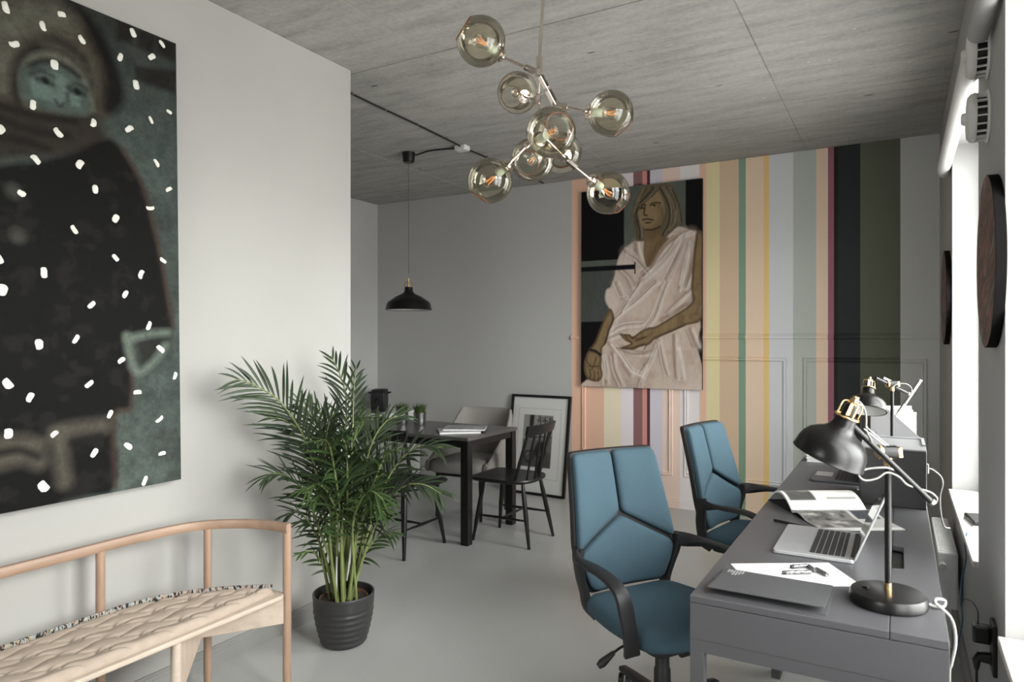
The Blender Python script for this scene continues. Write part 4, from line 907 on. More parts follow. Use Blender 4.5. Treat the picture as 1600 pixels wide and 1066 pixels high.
MB().tube(catmull([(.044, 0, .12), (.085, 0, .118), (.095, 0, .08), (.062, 0, .04)], 5), .005, 8).build('handle', M_CLEAR, jg, smooth=60)

jr = thing('glass_jar', 'small clear glass storage jar at the edge of the white counter', 'jar', (-4.74, 5.10, .70))
MB().lathe([(0, .002), (.034, .003), (.036, .008), (.036, .085), (.030, .095), (.030, .105)], 24).build('jar_body', M_CLEAR, jr, smooth=60)
MB().lathe([(0, .118), (.012, .117), (.014, .110), (.033, .108), (.034, .104), (0, .104)], 24).build('lid', M_STEEL, jr, smooth=40)

# ------------------------------------------------------------------ framed photograph leaning on the wall
fp = thing('framed_photograph', 'black framed photograph of a scooter under trees leaning against the wall', 'framed picture', (-2.905, 5.535, 0))
fp.rotation_euler = (-math.atan2(.135, .90), 0, math.radians(-2.0))
FW, FH = .625, .915
f = MB()
for x0, x1, z0, z1 in ((-FW / 2, -FW / 2 + .024, 0, FH), (FW / 2 - .024, FW / 2, 0, FH), (-FW / 2 + .024, FW / 2 - .024, 0, .024), (-FW / 2 + .024, FW / 2 - .024, FH - .024, FH)):
    f.box(x0, x1, -.014, .014, z0, z1)
f.build('frame', M_BLACK, fp, bevel=.002)
MB().box(-FW / 2 + .01, FW / 2 - .01, .002, .010, .01, FH - .01).build('outer_mat', M_PAPER, fp)
il = MB()
IX, IZ0, IZ1 = .225, .15, .79
for x0, x1, z0, z1 in ((-IX, -IX + .003, IZ0, IZ1), (IX - .003, IX, IZ0, IZ1), (-IX + .003, IX - .003, IZ0, IZ0 + .003), (-IX + .003, IX - .003, IZ1 - .003, IZ1)): il.box(x0, x1, .0005, .002, z0, z1)
il.build('mat_bevel', mat('mat_bevel_grey', rgb(188, 187, 184), .7), fp)
cv = Canvas(.31, .48, 100, 150, (168, 166, 162), 21)
cv.fill([(0, 0), (1, 0), (1, .55), (0, .52)], (118, 116, 113), .01)
cv.fill([(0, 0), (1, 0), (1, .28), (0, .22)], (88, 86, 84), .02)
cv.fill([(.2, 1), (.36, 1), (.33, .55), (.2, .55)], (40, 39, 38), .008)
for x in (.58, .74, .9): cv.stroke([(x, .55), (x + .01, .78), (x - .02, .95)], .012, (46, 45, 44), .95, .4)
r_ = random.Random(8)
for _ in range(90):
    x = r_.uniform(.45, .98); y = r_.uniform(.7, .97); cv.stroke([(x, y), (x + r_.uniform(-.08, .08), y + r_.uniform(-.02, .06))], .006, (58, 57, 55), .75, .5, 2)
cv.stroke([(.2, .56), (.6, .58), (1, .58)], .02, (64, 63, 62), .8, .6)
for x, y, r in ((.24, .2, .065), (.66, .30, .07)):
    cv.stroke([(x + r * 2.2 * math.cos(a), y + r * 1.55 * math.sin(a)) for a in np.linspace(0, 6.28, 12)], .018, (28, 27, 27), .95, .4)
cv.fill([(.25, .25), (.4, .34), (.5, .46), (.62, .5), (.75, .46), (.78, .36), (.68, .28), (.5, .22), (.36, .18)], (44, 43, 43), .01, .95, 3)
cv.stroke([(.3, .3), (.36, .48), (.44, .56)], .014, (30, 29, 29), .95, .4)
cv.mesh('photo_print', lambda u, v: ((u - .5) * .31 - .012, .0012, .25 + v * .48), vcol_mat('photo_print', .35), fp)
MB().box(-FW / 2 + .022, FW / 2 - .022, -.007, -.005, .022, FH - .022).build('glazing', M_GLAZE, fp)

# ------------------------------------------------------------------ ceiling cable, junction box and pendant lamp
JB = (-2.862, 4.288)
cb = thing('ceiling_cable', 'black electric cable clipped straight across the concrete ceiling', 'cable')
cb1 = catmull([(-2.80, 2.82, CEIL - .007), (-2.825, 3.2, CEIL - .007), (-2.835, 3.7, CEIL - .007), (-2.855, 4.25, CEIL - .012)], 6)
MB().tube(cb1, .0065, 8).build('cable_run', M_PLASTIC, cb, smooth=60)
cb2 = catmull([(-2.862, 4.33, CEIL - .012), (-2.86, 4.6, CEIL - .007), (-2.862, 5.1, CEIL - .007), (-2.865, 5.64, CEIL - .008)], 6)
MB().tube(cb2, .0065, 8).build('cable_run', M_PLASTIC, cb, smooth=60)
for y in (3.05, 3.36, 3.7, 4.05, 4.62, 4.95, 5.3):
    MB().box(-2.862 + .006 + (4.3 - min(y, 4.3)) * .025 + .004, -2.862 + .020 + (4.3 - min(y, 4.3)) * .025 + .004, y - .004, y + .004, CEIL - .012, CEIL).build('cable_clip', M_STEEL, cb)
jb = thing('junction_box', 'small grey junction box on the ceiling cable', 'junction box', (JB[0], JB[1], CEIL))
MB().box(-.045, .045, -.04, .04, -.034, 0).build('box_body', M_WPLAST, jb, bevel=.004)
MB().box(-.041, .041, -.036, .036, -.038, -.034).build('lid', M_WPLAST, jb, bevel=.002)
for sx, sy in ((1, 1), (1, -1), (-1, 1), (-1, -1)): MB().cyl((sx * .032, sy * .028, -.040), (sx * .032, sy * .028, -.038), .004, n=8).build('screw', M_STEEL, jb)
pc = MB().tube(catmull([(-2.91, 4.285, CEIL - .012), (-3.0, 4.28, CEIL - .007), (-3.14, 4.255, CEIL - .008), (-3.262, 4.235, CEIL - .03)], 5), .0065, 8).build('lamp_supply_cable', M_PLASTIC, smooth=60)
tag(pc, 'short black cable from junction box to the pendant lamp', 'cable')
pd = thing('pendant_lamp', 'black metal pendant lamp hanging over the dining table', 'pendant lamp', (-3.335, 4.245, 0))
MB().lathe([(0, CEIL - .075), (.038, CEIL - .075), (.044, CEIL - .07), (.052, CEIL - .006), (.052, CEIL)], 26).build('ceiling_rose', M_BLACK, pd, smooth=40)
MB().cyl((0, 0, CEIL - .09), (0, 0, CEIL - .072), .005).build('cord_grip', M_BRASS, pd, smooth=40)
MB().cyl((0, 0, 1.93), (0, 0, CEIL - .085), .0028, n=8).build('hanging_cord', mat('grey_braided_cord', rgb(96, 92, 86), .8, var=.4, scale=300), pd)
zb = 1.652
prof = [(.178, zb), (.182, zb + .002), (.180, zb + .006), (.168, zb + .055), (.155, zb + .068), (.10, zb + .105), (.05, zb + .128), (.034, zb + .145), (.032, zb + .178), (.030, zb + .18), (.030, zb + .145), (.048, zb + .124), (.098, zb + .101), (.152, zb + .064), (.164, zb + .052), (.176, zb + .004)]
MB().lathe(prof + [prof[0]], 44).build('lamp_shade', M_BLACKM, pd, smooth=40)
pr2 = [(.1755, zb + .004), (.1635, zb + .0515), (.1515, zb + .0635), (.0975, zb + .1005), (.0475, zb + .1235), (.01, zb + .13)]
MB().lathe(pr2, 40).build('shade_lining', M_WPLAST, pd, smooth=50)
cg = MB()
for k in range(4):
    a = math.pi / 4 + k * math.pi / 2
    cg.tube(catmull([(.031 * math.cos(a), .031 * math.sin(a), zb + .178), (.028 * math.cos(a), .028 * math.sin(a), zb + .215), (.010 * math.cos(a), .010 * math.sin(a), zb + .222)], 4), .0018, 6)
cg.build('wire_cage', M_BRASS, pd, smooth=60)
MB().cyl((0, 0, zb + .175), (0, 0, zb + .245), .009, .006).build('lamp_socket', M_BRASS, pd, smooth=40)
MB().lathe([(0, zb + .05), (.012, zb + .053), (.024, zb + .07), (.028, zb + .088), (.02, zb + .115), (.013, zb + .13)], 16).build('bulb', M_WPLAST, pd, smooth=60)

# ------------------------------------------------------------------ branching globe chandelier
ch = thing('globe_chandelier', 'branching nickel chandelier with smoky glass globes under the ceiling', 'chandelier')
V = {k: Vector(v) for k, v in NODES.items()}
MB().cyl(V['stem_low'], V['ceiling'] - Vector((0, 0, .03)), .0065, n=12).build('stem', M_CHROME, ch, smooth=60)
MB().lathe([(0, -.001), (.055, -.001), (.058, -.006), (.05, -.022), (.014, -.03), (.008, -.05), (0, -.05)], 26, TR(V['ceiling'].x, V['ceiling'].y, CEIL)).build('ceiling_cup', M_CHROME, ch, smooth=40)
def rod(a, b, r=.0055): return MB().cyl(a, b, r, n=10).build('rod', M_CHROME, ch, smooth=60)
def knuckle(p, d, L=.05, w=.021):
    d = Vector(d).normalized(); p = Vector(p)
    o = MB().bar(p - d * L / 2, p + d * L / 2, w, w * .8)
    return o.build('knuckle', M_CHROME, ch, bevel=.002)
def joint(p, r=.013): return MB().cyl(Vector(p) + TOW * r, Vector(p) - TOW * r, r * .9, n=14).build('swivel', M_CHROME, ch, smooth=40)
GN = [Vector(g[1]) for g in GLOBES]
knuckle(V['stem_low'] + Vector((0, 0, -.015)), (0.02, 0, 1), .055); joint(V['n0'])
rod(V['stem_low'], V['n0'])
d1 = GN[0] - V['n0']; knuckle(V['n0'] + d1.normalized() * .045, d1); rod(V['n0'], GN[0])
d3 = V['n1'] - V['n0']; knuckle(V['n0'] + d3.normalized() * .035, d3); rod(V['n0'], V['n1']); knuckle(V['n1'] - d3.normalized() * .028, d3, .06, .023); joint(V['n1'])
d = GN[2] - V['n1']; knuckle(V['n1'] + d.normalized() * .025, d, .045, .023); rod(V['n1'], GN[2])
rod(V['n0'], V['n2']); knuckle(V['n2'], V['n2'] - V['n0'], .06, .02); joint(V['n2'])
rod(V['n2'], GN[1]); rod(V['n2'], V['n3']); joint(V['n3']); knuckle(V['n3'] + Vector((0, 0, .03)), (0, 0, 1), .05)
d = V['b5'] - V['n3']; rod(V['n3'], V['b5']); d5 = GN[4] - V['b5']; knuckle(V['b5'], d5, .04); rod(V['b5'], GN[4])
rod(V['n3'], GN[3]); rod(V['n3'], GN[5])
d = V['n4'] - V['n3']; rod(V['n3'], V['n4']); knuckle(V['n4'], GN[7] - V['n4'], .05); joint(V['n4'] - (GN[7] - V['n4']).normalized() * .03)
rod(V['n4'], GN[7]); rod(V['n4'] - (GN[7] - V['n4']).normalized() * .03, GN[6])
GR = .083
for cen, neck, op in GLOBES:
    cen, neck, op = Vector(cen), Vector(neck), Vector(op).normalized()
    sdir = (neck - cen).normalized(); nk = cen + sdir * (GR * 1.0)
    g = MB(); prof = []
    for k in range(23):
        a = math.radians(33) + (math.pi - math.radians(33)) * k / 22
        rr = GR * (1.0 + .03 * math.sin(a)); prof.append((max(rr * math.sin(a), 0.0004), GR * math.cos(a) + (GR * .10 * max(0, math.cos(a)) ** 3)))
    M = align(cen, op)
    gl = g.lathe(prof, 36, M).build('glass_globe', M_AMBER, ch, smooth=180)
    MB().tube([M @ Vector((prof[0][0] * math.cos(a), prof[0][0] * math.sin(a), prof[0][1])) for a in np.linspace(0, 2 * math.pi, 33)], .0016, 5).build('rim', M_AMBER_RIM, gl, smooth=60)
    Ms = align(nk, -sdir)       # z into the globe
    MB().lathe([(0, -.022), (.010, -.022), (.011, -.012), (.026, -.010), (.027, -.004), (.024, 0), (.024, .004), (.027, .006), (.026, .010), (0, .012)], 22, Ms).build('collar', M_CHROME, ch, smooth=35)
    MB().lathe([(0, .010), (.0165, .010), (.0165, .045), (.014, .05), (0, .05)], 18, Ms).build('lamp_holder', mat('pale_green_holder', rgb(188, 200, 190), .35), ch, smooth=40) if cen == Vector(GLOBES[0][0]) else MB().lathe([(0, .010), (.0165, .010), (.0165, .045), (.014, .05), (0, .05)], 18, Ms).build('lamp_holder', bpy.data.materials['pale_green_holder'], ch, smooth=40)
    bl = MB().lathe([(.012, .048), (.013, .06), (.022, .078), (.0235, .09), (.019, .105), (.008, .114), (.0005, .1155)], 20, Ms).build('bulb', M_CLEAR, ch, smooth=180)
    fm = MB()
    for k in range(4):
        a = k * math.pi / 2
        fm.cyl(Ms @ Vector((.004 * math.cos(a), .004 * math.sin(a), .062)), Ms @ Vector((.010 * math.cos(a + .4), .010 * math.sin(a + .4), .100)), .0007, n=5)
    fm.build('filament', M_FIL, bl)
    MB().cyl(neck, nk + sdir * .015, .0058, n=10).build('rod', M_CHROME, ch, smooth=60)

# ------------------------------------------------------------------ office chairs
def back_x(y, z):
    prof = [(.36, -.215), (.46, -.222), (.55, -.232), (.65, -.250), (.75, -.272), (.85, -.297), (.97, -.330)]
    for (z0, x0), (z1, x1) in zip(prof, prof[1:]):
        if z <= z1: return x0 + (x1 - x0) * max(0, (z - z0) / (z1 - z0)) + .55 * y * y
    return prof[-1][1] + .55 * y * y
def bp(y, z, off=0.0): return Vector((back_x(y, z) + off, y, z))
def back_slab(poly, r, offs, name, m, parent, nc=6):
    lp = round_poly(poly, r, nc); N = len(lp); dn = []
    for i in range(N):          # refine long edges so the slab follows the curve
        a, b = Vector(lp[i]), Vector(lp[(i + 1) % N]); k = max(1, int((b - a).length / .03)); dn += [a.lerp(b, j / k) for j in range(k)]
    cx = sum(p.x for p in dn) / len(dn); cy = sum(p.y for p in dn) / len(dn); N = len(dn)
    mb_ = MB(); vs = []
    for sc, off in offs:
        for p in dn: vs.append(bp(cx + (p.x - cx) * sc, cy + (p.y - cy) * sc, off))
    R = len(offs)
    fs = [(i * N + k, i * N + (k + 1) % N, (i + 1) * N + (k + 1) % N, (i + 1) * N + k) for i in range(R - 1) for k in range(N)]
    vs += [bp(cx, cy, offs[0][1]), bp(cx, cy, offs[-1][1])]
    fs += [(k, (k + 1) % N, R * N) for k in range(N)] + [((R - 1) * N + k, (R - 1) * N + (k + 1) % N, R * N + 1) for k in range(N)]
    return mb_.add(vs, fs).build(name, m, parent, smooth=50)
def office_chair(label):
    t = thing('office_chair', label, 'office chair', group='teal office chairs at the desks')
    shell = [(-.205, .972), (.205, .972), (.246, .615), (.222, .53), (.19, .445), (-.19, .445), (-.222, .53), (-.246, .615)]
    back_slab(shell, [.02, .02, .05, .05, .05, .05, .05, .05], [(.90, -.030), (.99, -.026), (1.0, -.018), (1.0, -.004), (.985, .002), (.5, .002)], 'back_shell', M_PLASTIC, t)
    padoffs = [(.93, .0), (1.0, .004), (1.0, .012), (.985, .021), (.95, .027), (.85, .031), (.5, .034)]
    back_slab([(-.199, .966), (-.006, .966), (-.006, .731), (-.236, .612)], .022, padoffs, 'back_pad', M_BLUE, t)
    back_slab([(.199, .966), (.006, .966), (.006, .731), (.236, .612)], .022, padoffs, 'back_pad', M_BLUE, t)
    back_slab([(0, .718), (.232, .598), (.209, .53), (.17, .458), (-.17, .458), (-.209, .53), (-.232, .598)], .03, padoffs, 'lumbar_pad', M_BLUE, t)
    # arms with the struts that run down to the seat
    for sy in (-1, 1):
        pts = catmull([(-.215, .235 * sy, .602), (-.15, .262 * sy, .606), (-.05, .285 * sy, .612), (.06, .292 * sy, .608), (.135, .291 * sy, .575), (.165, .288 * sy, .50), (.172, .280 * sy, .43), (.160, .268 * sy, .385), (.12, .235 * sy, .368)], 5)
        K = len(pts); ws = [.062 - .012 * math.sin(math.pi * min(1, i / K * 1.6)) if i < K * .6 else .056 for i in range(K)]; th = [.030 - .010 * min(1, i / (K * .3)) for i in range(K)]
        lat = [Vector((0, sy, .0)) if i > K * .25 else Vector((0, sy * (i / (K * .25)), .9 * (1 - i / (K * .25)))) for i in range(K)]
        MB().sweep(pts, lat, ws, th).build('armrest', M_PLASTIC, t, smooth=50)
        pts = catmull([(-.195, .236 * sy, .63), (-.195, .238 * sy, .58), (-.208, .218 * sy, .51), (-.212, .198 * sy, .45), (-.205, .19 * sy, .40), (-.17, .175 * sy, .372)], 5)
        K = len(pts); MB().sweep(pts, (1, 0, 0), [.05] * K, [.024] * K).build('back_strut', M_PLASTIC, t, smooth=50)
    # seat
    sq = round_poly([(-.215, -.205), (.0, -.248), (.205, -.235), (.245, -.12), (.25, 0), (.245, .12), (.205, .235), (.0, .248), (-.215, .205)], [.06, .1, .06, .05, .05, .05, .06, .1, .06], 5); N = len(sq); rings = []
    def sz(x, f): return f - (.008 * max(0, (x - .08) / .18) ** 2)
    for sc, z in ((.86, .384), (.96, .388), (1.0, .400), (1.0, .420), (.985, .434), (.94, .445), (.84, .452), (.5, .456)): rings += [(x * sc, y * sc, sz(x * sc, z)) for x, y in sq]
    m = MB(); R = 8
    m.add(rings + [(.02, 0, .458)], [tuple(range(N - 1, -1, -1))] + [(i * N + k, i * N + (k + 1) % N, (i + 1) * N + (k + 1) % N, (i + 1) * N + k) for i in range(R - 1) for k in range(N)] + [((R - 1) * N + k, (R - 1) * N + (k + 1) % N, R * N) for k in range(N)])
    m.build('seat_cushion', M_BLUE, t, smooth=50)
    m = MB(); m.prism(round_poly([(-.18, -.18), (.2, -.19), (.2, .19), (-.18, .18)], .05), .360, .385); m.build('seat_pan', M_PLASTIC, t, bevel=.004)
    m = MB(); m.box(-.11, .12, -.075, .075, .318, .361); m.build('tilt_mechanism', M_PLASTIC, t, bevel=.012)
    MB().cyl((.13, -.03, .33), (.13, .03, .33), .022).build('tension_knob', M_PLASTIC, t, smooth=40)
    MB().lathe([(0, .05), (.030, .05), (.032, .10), (.030, .21), (.026, .215), (.026, .32), (0, .32)], 20).build('gas_column', M_PLASTIC, t, smooth=40)
    for x, y, e in ((.05, -.26, .0), (-.03, .24, .0)):
        s_ = -1 if y < 0 else 1
        lv = MB().tube([(x, .06 * s_, .345), (x, y * .75, .362), (x, y * .9, .352), (x - .005, y, .338)], .0045, 8).build('lever', M_PLASTIC, t, smooth=60)
        MB().tube([(x - .003, y * .98, .341), (x - .012, y * 1.14, .311), (x - .016, y * 1.2, .300)], [.008, .0155, .010], 10).build('lever_grip', M_PLASTIC, lv, smooth=60)
    MB().lathe([(0, .04), (.042, .042), (.048, .06), (.046, .10), (.034, .118), (0, .118)], 22).build('hub', M_PLASTIC, t, smooth=40)
    for k in range(5):
        a = 2 * math.pi * k / 5 + .45; d = Vector((math.cos(a), math.sin(a), 0)); l = Vector((-math.sin(a), math.cos(a), 0))
        pts = [d * .02 + Vector((0, 0, .088)), d * .12 + Vector((0, 0, .088)), d * .24 + Vector((0, 0, .078)), d * .31 + Vector((0, 0, .070))]
        MB().sweep(pts, l, [.062, .052, .042, .036], [.042, .034, .026, .020]).build('base_arm', M_PLASTIC, t, smooth=40)
        e = d * .295; off = l * .018 * (1 if k % 2 else -1)
        cs = MB().cyl(e + Vector((0, 0, .052)), e + Vector((0, 0, .072)), .010).build('caster', M_PLASTIC, t, smooth=40)
        dd = (d * .6 + l * .8).normalized()
        for sgn in (-1, 1):
            c = e + Vector((0, 0, .027)) + dd * (sgn * .014); MB().cyl(c - dd * .008, c + dd * .008, .027, n=20).build('wheel', M_PLASTIC, cs, smooth=40)
    return t
oc = office_chair('teal blue office chair with black arms next to the dark folder')
oc.location = (-.756, 2.451, 0); oc.rotation_euler.z = math.radians(-32)
oc2 = copy_tree(oc); oc2['label'] = 'teal blue office chair with black arms in front of the open magazine'
oc2.location = (-.612, 3.598, 0); oc2.rotation_euler.z = math.radians(-12)

# ------------------------------------------------------------------ desks
DX0, DX1, DZ = -.466, .095, .76
def desk(label, y0, y1):
    t = thing('writing_desk', label, 'desk', ((DX0 + DX1) / 2, (y0 + y1) / 2, 0)); hx, hy = (DX1 - DX0) / 2, (y1 - y0) / 2 - .0015
    sx = hx - .113
    # front top with a notch for cables, rear strip behind the joint
    m = MB(); z0, z1 = DZ - .018, DZ
    m.prism([(-hx, -hy), (sx - .0015, -hy), (sx - .0015, hy), (-hx, hy)], z0, z1); m.build('desktop', M_DESK, t, bevel=.0015)
    m = MB(); a, b = -.165, .09
    m.prism([(sx, -hy), (hx, -hy), (hx, hy), (sx, hy), (sx, b), (sx + .03, b - .012), (sx + .03, a + .012), (sx, a)], z0, z1)
    m.build('cable_flap', M_DESK, t, bevel=.0015)
    MB().box(sx, sx + .032, a, b, DZ - .06, DZ - .02).build('cable_tray', M_BLACK, t)
    m = MB(); m.box(-hx, hx, -hy, -hy + .018, .65, DZ - .0195); m.build('side_panel', M_DESK, t, bevel=.001)
    m = MB(); m.box(-hx, hx, hy - .018, hy, .65, DZ - .0195); m.build('side_panel', M_DESK, t, bevel=.001)
    MB().box(hx - .016, hx, -hy + .018, hy - .018, .65, DZ - .0195).build('rear_panel', M_DESK, t, bevel=.001)
    MB().box(-hx + .03, hx - .016, -hy + .018, hy - .018, .652, .662).build('bottom_panel', M_DESK, t)
    for s_ in (-1, 1):
        c = s_ * hy / 2
        d = MB().box(-hx, -hx + .018, c - hy / 2 + .02, c + hy / 2 - .004, .655, DZ - .0215).build('drawer_front', M_DESK, t, bevel=.001)
        MB().box(-hx + .002, -hx + .016, c - .06, c + .06, .645, .655).build('finger_pull', M_BLACK, d)
    for s_ in (-1, 1):
        yy = s_ * (hy - .019)
        m = MB(); m.box(-hx, hx, yy - .017, yy + .017, .617, .649); m.build('leg_rail', M_DESK, t, bevel=.001)
        for xx in (-hx + .017, hx - .017):
            MB().box(xx - .017, xx + .017, yy - .017, yy + .017, 0, .617).build('leg', M_DESK, t, bevel=.001)
    return t
desk('grey desk carrying the folder, silver laptop and open magazine', 1.744, 3.06)
desk('grey desk carrying the dark laptop and the grey storage box', 3.06, 4.372)

# ------------------------------------------------------------------ adjustable desk lamps
M_CORD2 = mat('grey_fabric_cord', rgb(128, 126, 123), .7, bump=.2, bscale=300)
def desk_lamp(label, base, jz, rim_c, axis, arm_a, arm_b, cords):
    bx, by = base; t = thing('desk_lamp', label, 'desk lamp', group='black desk lamps with brass fittings')
    B = Matrix.Translation((bx, by, DZ))
    MB().lathe([(0, .0005), (.084, .0005), (.0865, .004), (.0865, .022), (.083, .029), (.078, .0305), (0, .031)], 56, B).build('base', M_BLACKM, t, smooth=35)
    MB().bar((bx - .055, by + .0, DZ + .031), (bx - .043, by - .008, DZ + .0345), .006, .006).build('switch', M_BLACKM, t)
    MB().cyl((bx, by, DZ + .03), (bx, by, DZ + .052), .0085).build('ferrule', M_BRASS, t, smooth=40)
    MB().cyl((bx, by, DZ + .05), (bx, by, jz - .028), .0078).build('pole', M_BLACKM, t, smooth=60)
    ax = Vector((math.cos(YAW), math.sin(YAW), 0)); J = Vector((bx, by, jz))
    MB().cyl(J - Vector((0, 0, .034)), J - Vector((0, 0, .012)), .0095).build('collar', M_BRASS, t, smooth=40)
    MB().cyl(J - ax * .018, J + ax * .018, .0165, n=22).build('clamp', M_BLACKM, t, smooth=40)
    for s_ in (-1, 1):
        M_ = align(J + ax * (s_ * .018), ax * s_); pf = [(0, 0), (.0175, 0), (.0185, .003), (.0185, .007), (.016, .009), (0, .009)] if s_ < 0 else [(0, 0), (.011, 0), (.013, .004), (.012, .010), (0, .012)]
        MB().lathe(pf, 24, M_).build('clamp_knob', M_BRASS, t, smooth=40)
    MB().tube([J + ax * .027 + Vector((0, 0, .012)), J + ax * .027 + Vector((0, 0, -.012))], [.008, .010], 10).build('wing_nut', M_BRASS, t, smooth=50)
    A, E = Vector(arm_a), Vector(arm_b)
    MB().cyl(A, E, .0072).build('arm', M_BLACKM, t, smooth=60)
    dr = (E - A).normalized(); up = (Vector((0, 0, 1)) - dr * dr.z).normalized()
    m = MB()
    for q in (.014, .021): m.cyl(A + dr * .045 + up * q, J + up * (q * .6), .0012, n=6)
    m.build('tension_wire', M_STEEL, t)
    MB().cyl(E - dr * .002, E + dr * .006, .0095, n=14).build('arm_end', M_STEEL, t, smooth=40)
    # shade: axis runs from the rim up to the neck
    C = Vector(rim_c); S = align(C, axis)
    pr = [(.0795, .0), (.0850, .0), (.0862, .002), (.0845, .006), (.0838, .014), (.0815, .028), (.0760, .043), (.0665, .056), (.0525, .066), (.0390, .073), (.0305, .081), (.0262, .091), (.0245, .112), (.0235, .114)]
    sh = MB().lathe(pr, 48, S).build('lamp_shade', M_BLACKM, t, smooth=45)
    inn = [(.0800, .0006), (.0805, .006), (.0800, .014), (.0778, .028), (.0722, .042), (.0630, .054), (.0490, .064), (.0360, .070), (.0100, .072), (.0005, .072)]
    MB().lathe(inn, 40, S).build('shade_lining', M_WPLAST, sh, smooth=60)
    rg = [S @ Vector((.0272 * math.cos(a), .0272 * math.sin(a), .112)) for a in np.linspace(0, 2 * math.pi, 25)]
    MB().tube(rg, .0032, 8).build('brass_ring', M_BRASS, sh, smooth=60)
    MB().lathe([(0, .112), (.0165, .112), (.0165, .140), (.012, .146), (0, .146)], 20, S).build('lamp_socket', M_BLACKM, sh, smooth=40)
    for k in range(4):
        a = k * math.pi / 2 + .5
        MB().tube(catmull([S @ Vector((.0265 * math.cos(a), .0265 * math.sin(a), .112)), S @ Vector((.0262 * math.cos(a), .0262 * math.sin(a), .142)), S @ Vector((.020 * math.cos(a), .020 * math.sin(a), .150)), S @ Vector((.006 * math.cos(a), .006 * math.sin(a), .150))], 4), .0021, 6).build('cage_bar', M_BRASS, sh, smooth=60)
    MB().lathe([(0, .145), (.0105, .145), (.0105, .156), (.0075, .160), (.0075, .166), (0, .167)], 16, S).build('cage_cap', M_BRASS, sh, smooth=40)
    MB().bar(S @ Vector((.0, -.018, .118)), S @ Vector((.0, -.018, .148)), .010, .0016, TOW).build('brass_strap', M_BRASS, sh)
    for c in cords:
        MB().tube(catmull(c, 5), .0023, 8).build('cord', M_CORD2, t, smooth=60)
    return t
CAMR = Vector((math.cos(YAW), math.sin(YAW), 0)); CAMA = Vector((-math.sin(YAW), math.cos(YAW), 0))
axis1 = CAMR * .33 + Vector((0, 0, .92)) - CAMA * .20
desk_lamp('black desk lamp with brass fittings standing by the dark folder', (-.024, 1.93), 1.135, (-.154, 1.854, 1.122), axis1, (-.112, 1.862, 1.216), (.068, 1.965, 1.016), [CORDS['lamp_top_cord'], CORDS['lamp_loop_cord']])
axis2 = CAMR * .24 + Vector((0, 0, .93)) + CAMA * .30
J2 = Vector((-.029, 3.72, 1.206))
desk_lamp('black desk lamp with brass fittings standing by the magazine file', (-.029, 3.72), 1.206, tuple(J2 + CAMR * -.152 + CAMA * -.06 + Vector((0, 0, -.122))), axis2, tuple(J2 + CAMR * -.095 + CAMA * -.03 + Vector((0, 0, .03))), tuple(J2 + CAMR * .092 + CAMA * .03 + Vector((0, 0, -.048))), [CORDS['file_cord']])
tag(MB().tube(catmull(CORDS['lamp_cord_near'] + [(.112, 1.95, .35), (.13, 1.98, .05), (.16, 2.1, .006)], 6), .0036, 10).build('lamp_power_cord', M_CORD, smooth=60), 'thick white power cord looped beside the lamp base over the desk edge', 'cord')

# ------------------------------------------------------------------ laptops
def laptop(label, x0, y0, w, d, lean, shell, open_):
    """x0: front edge, opens towards +x; w along y, d along x"""
    t = thing('laptop', label, 'laptop', (x0, y0, DZ))
    pl = round_poly([(0, 0), (d, 0), (d, w), (0, w)], .012, 4)
    MB().prism(pl, .001, .012).build('base_shell', shell, t, bevel=.002)
    MB().box(.012, .085, w / 2 - .055, w / 2 + .055, .0120, .0124).build('trackpad', mat('trackpad_' + label[:4], tuple(x * .88 for x in shell.diffuse_color[:3]) + (1,), .3) if False else M_TPAD, t)
    kb = MB().box(.10, .205, .018, w - .018, .0118, .0122).build('keyboard_well', shell, t)
    ky = MB()
    for r in range(6):
        n = 14 if r else 11
        for k in range(n):
            a = .022 + (w - .044) * k / n; ky.box(.102 + r * .0172, .102 + r * .0172 + (.0148 if r < 5 else .010), a, a + (w - .044) / n - .0028, .0122, .0134)
    tag(ky.build('keys', M_KEYS, t), kind='stuff')
    MB().box(d - .012, d + .001, .03, w - .03, .009, .0155).build('hinge', M_KEYS, t, bevel=.002)
    S = Matrix.Translation((d - .002, 0, .012)) @ Matrix.Rotation(math.radians(lean), 4, 'Y')
    lid = MB().prism([(0, 0), (.006, 0), (.006, w), (0, w)], 0, d * .97, S).build('lid', shell, t, bevel=.0015)
    MB().box(-.0006, 0, .006, w - .006, .008, d * .97 - .006, S).build('screen', M_SCREEN, lid)
    return t
M_TPAD = mat('trackpad_glass', rgb(168, 168, 170), .3, metal=.4, var=.02)
M_SCREEN = mat('glossy_dark_screen', rgb(46, 47, 50), .06, var=.02, coat=.6)
laptop('open silver laptop with black keys on the desk by the magazine', -.338, 2.215, .335, .225, 22, M_ALU, True)
laptop('open dark grey laptop on the desk behind the lamp shade', -.36, 3.44, .31, .215, 14, M_DARKALU, True)

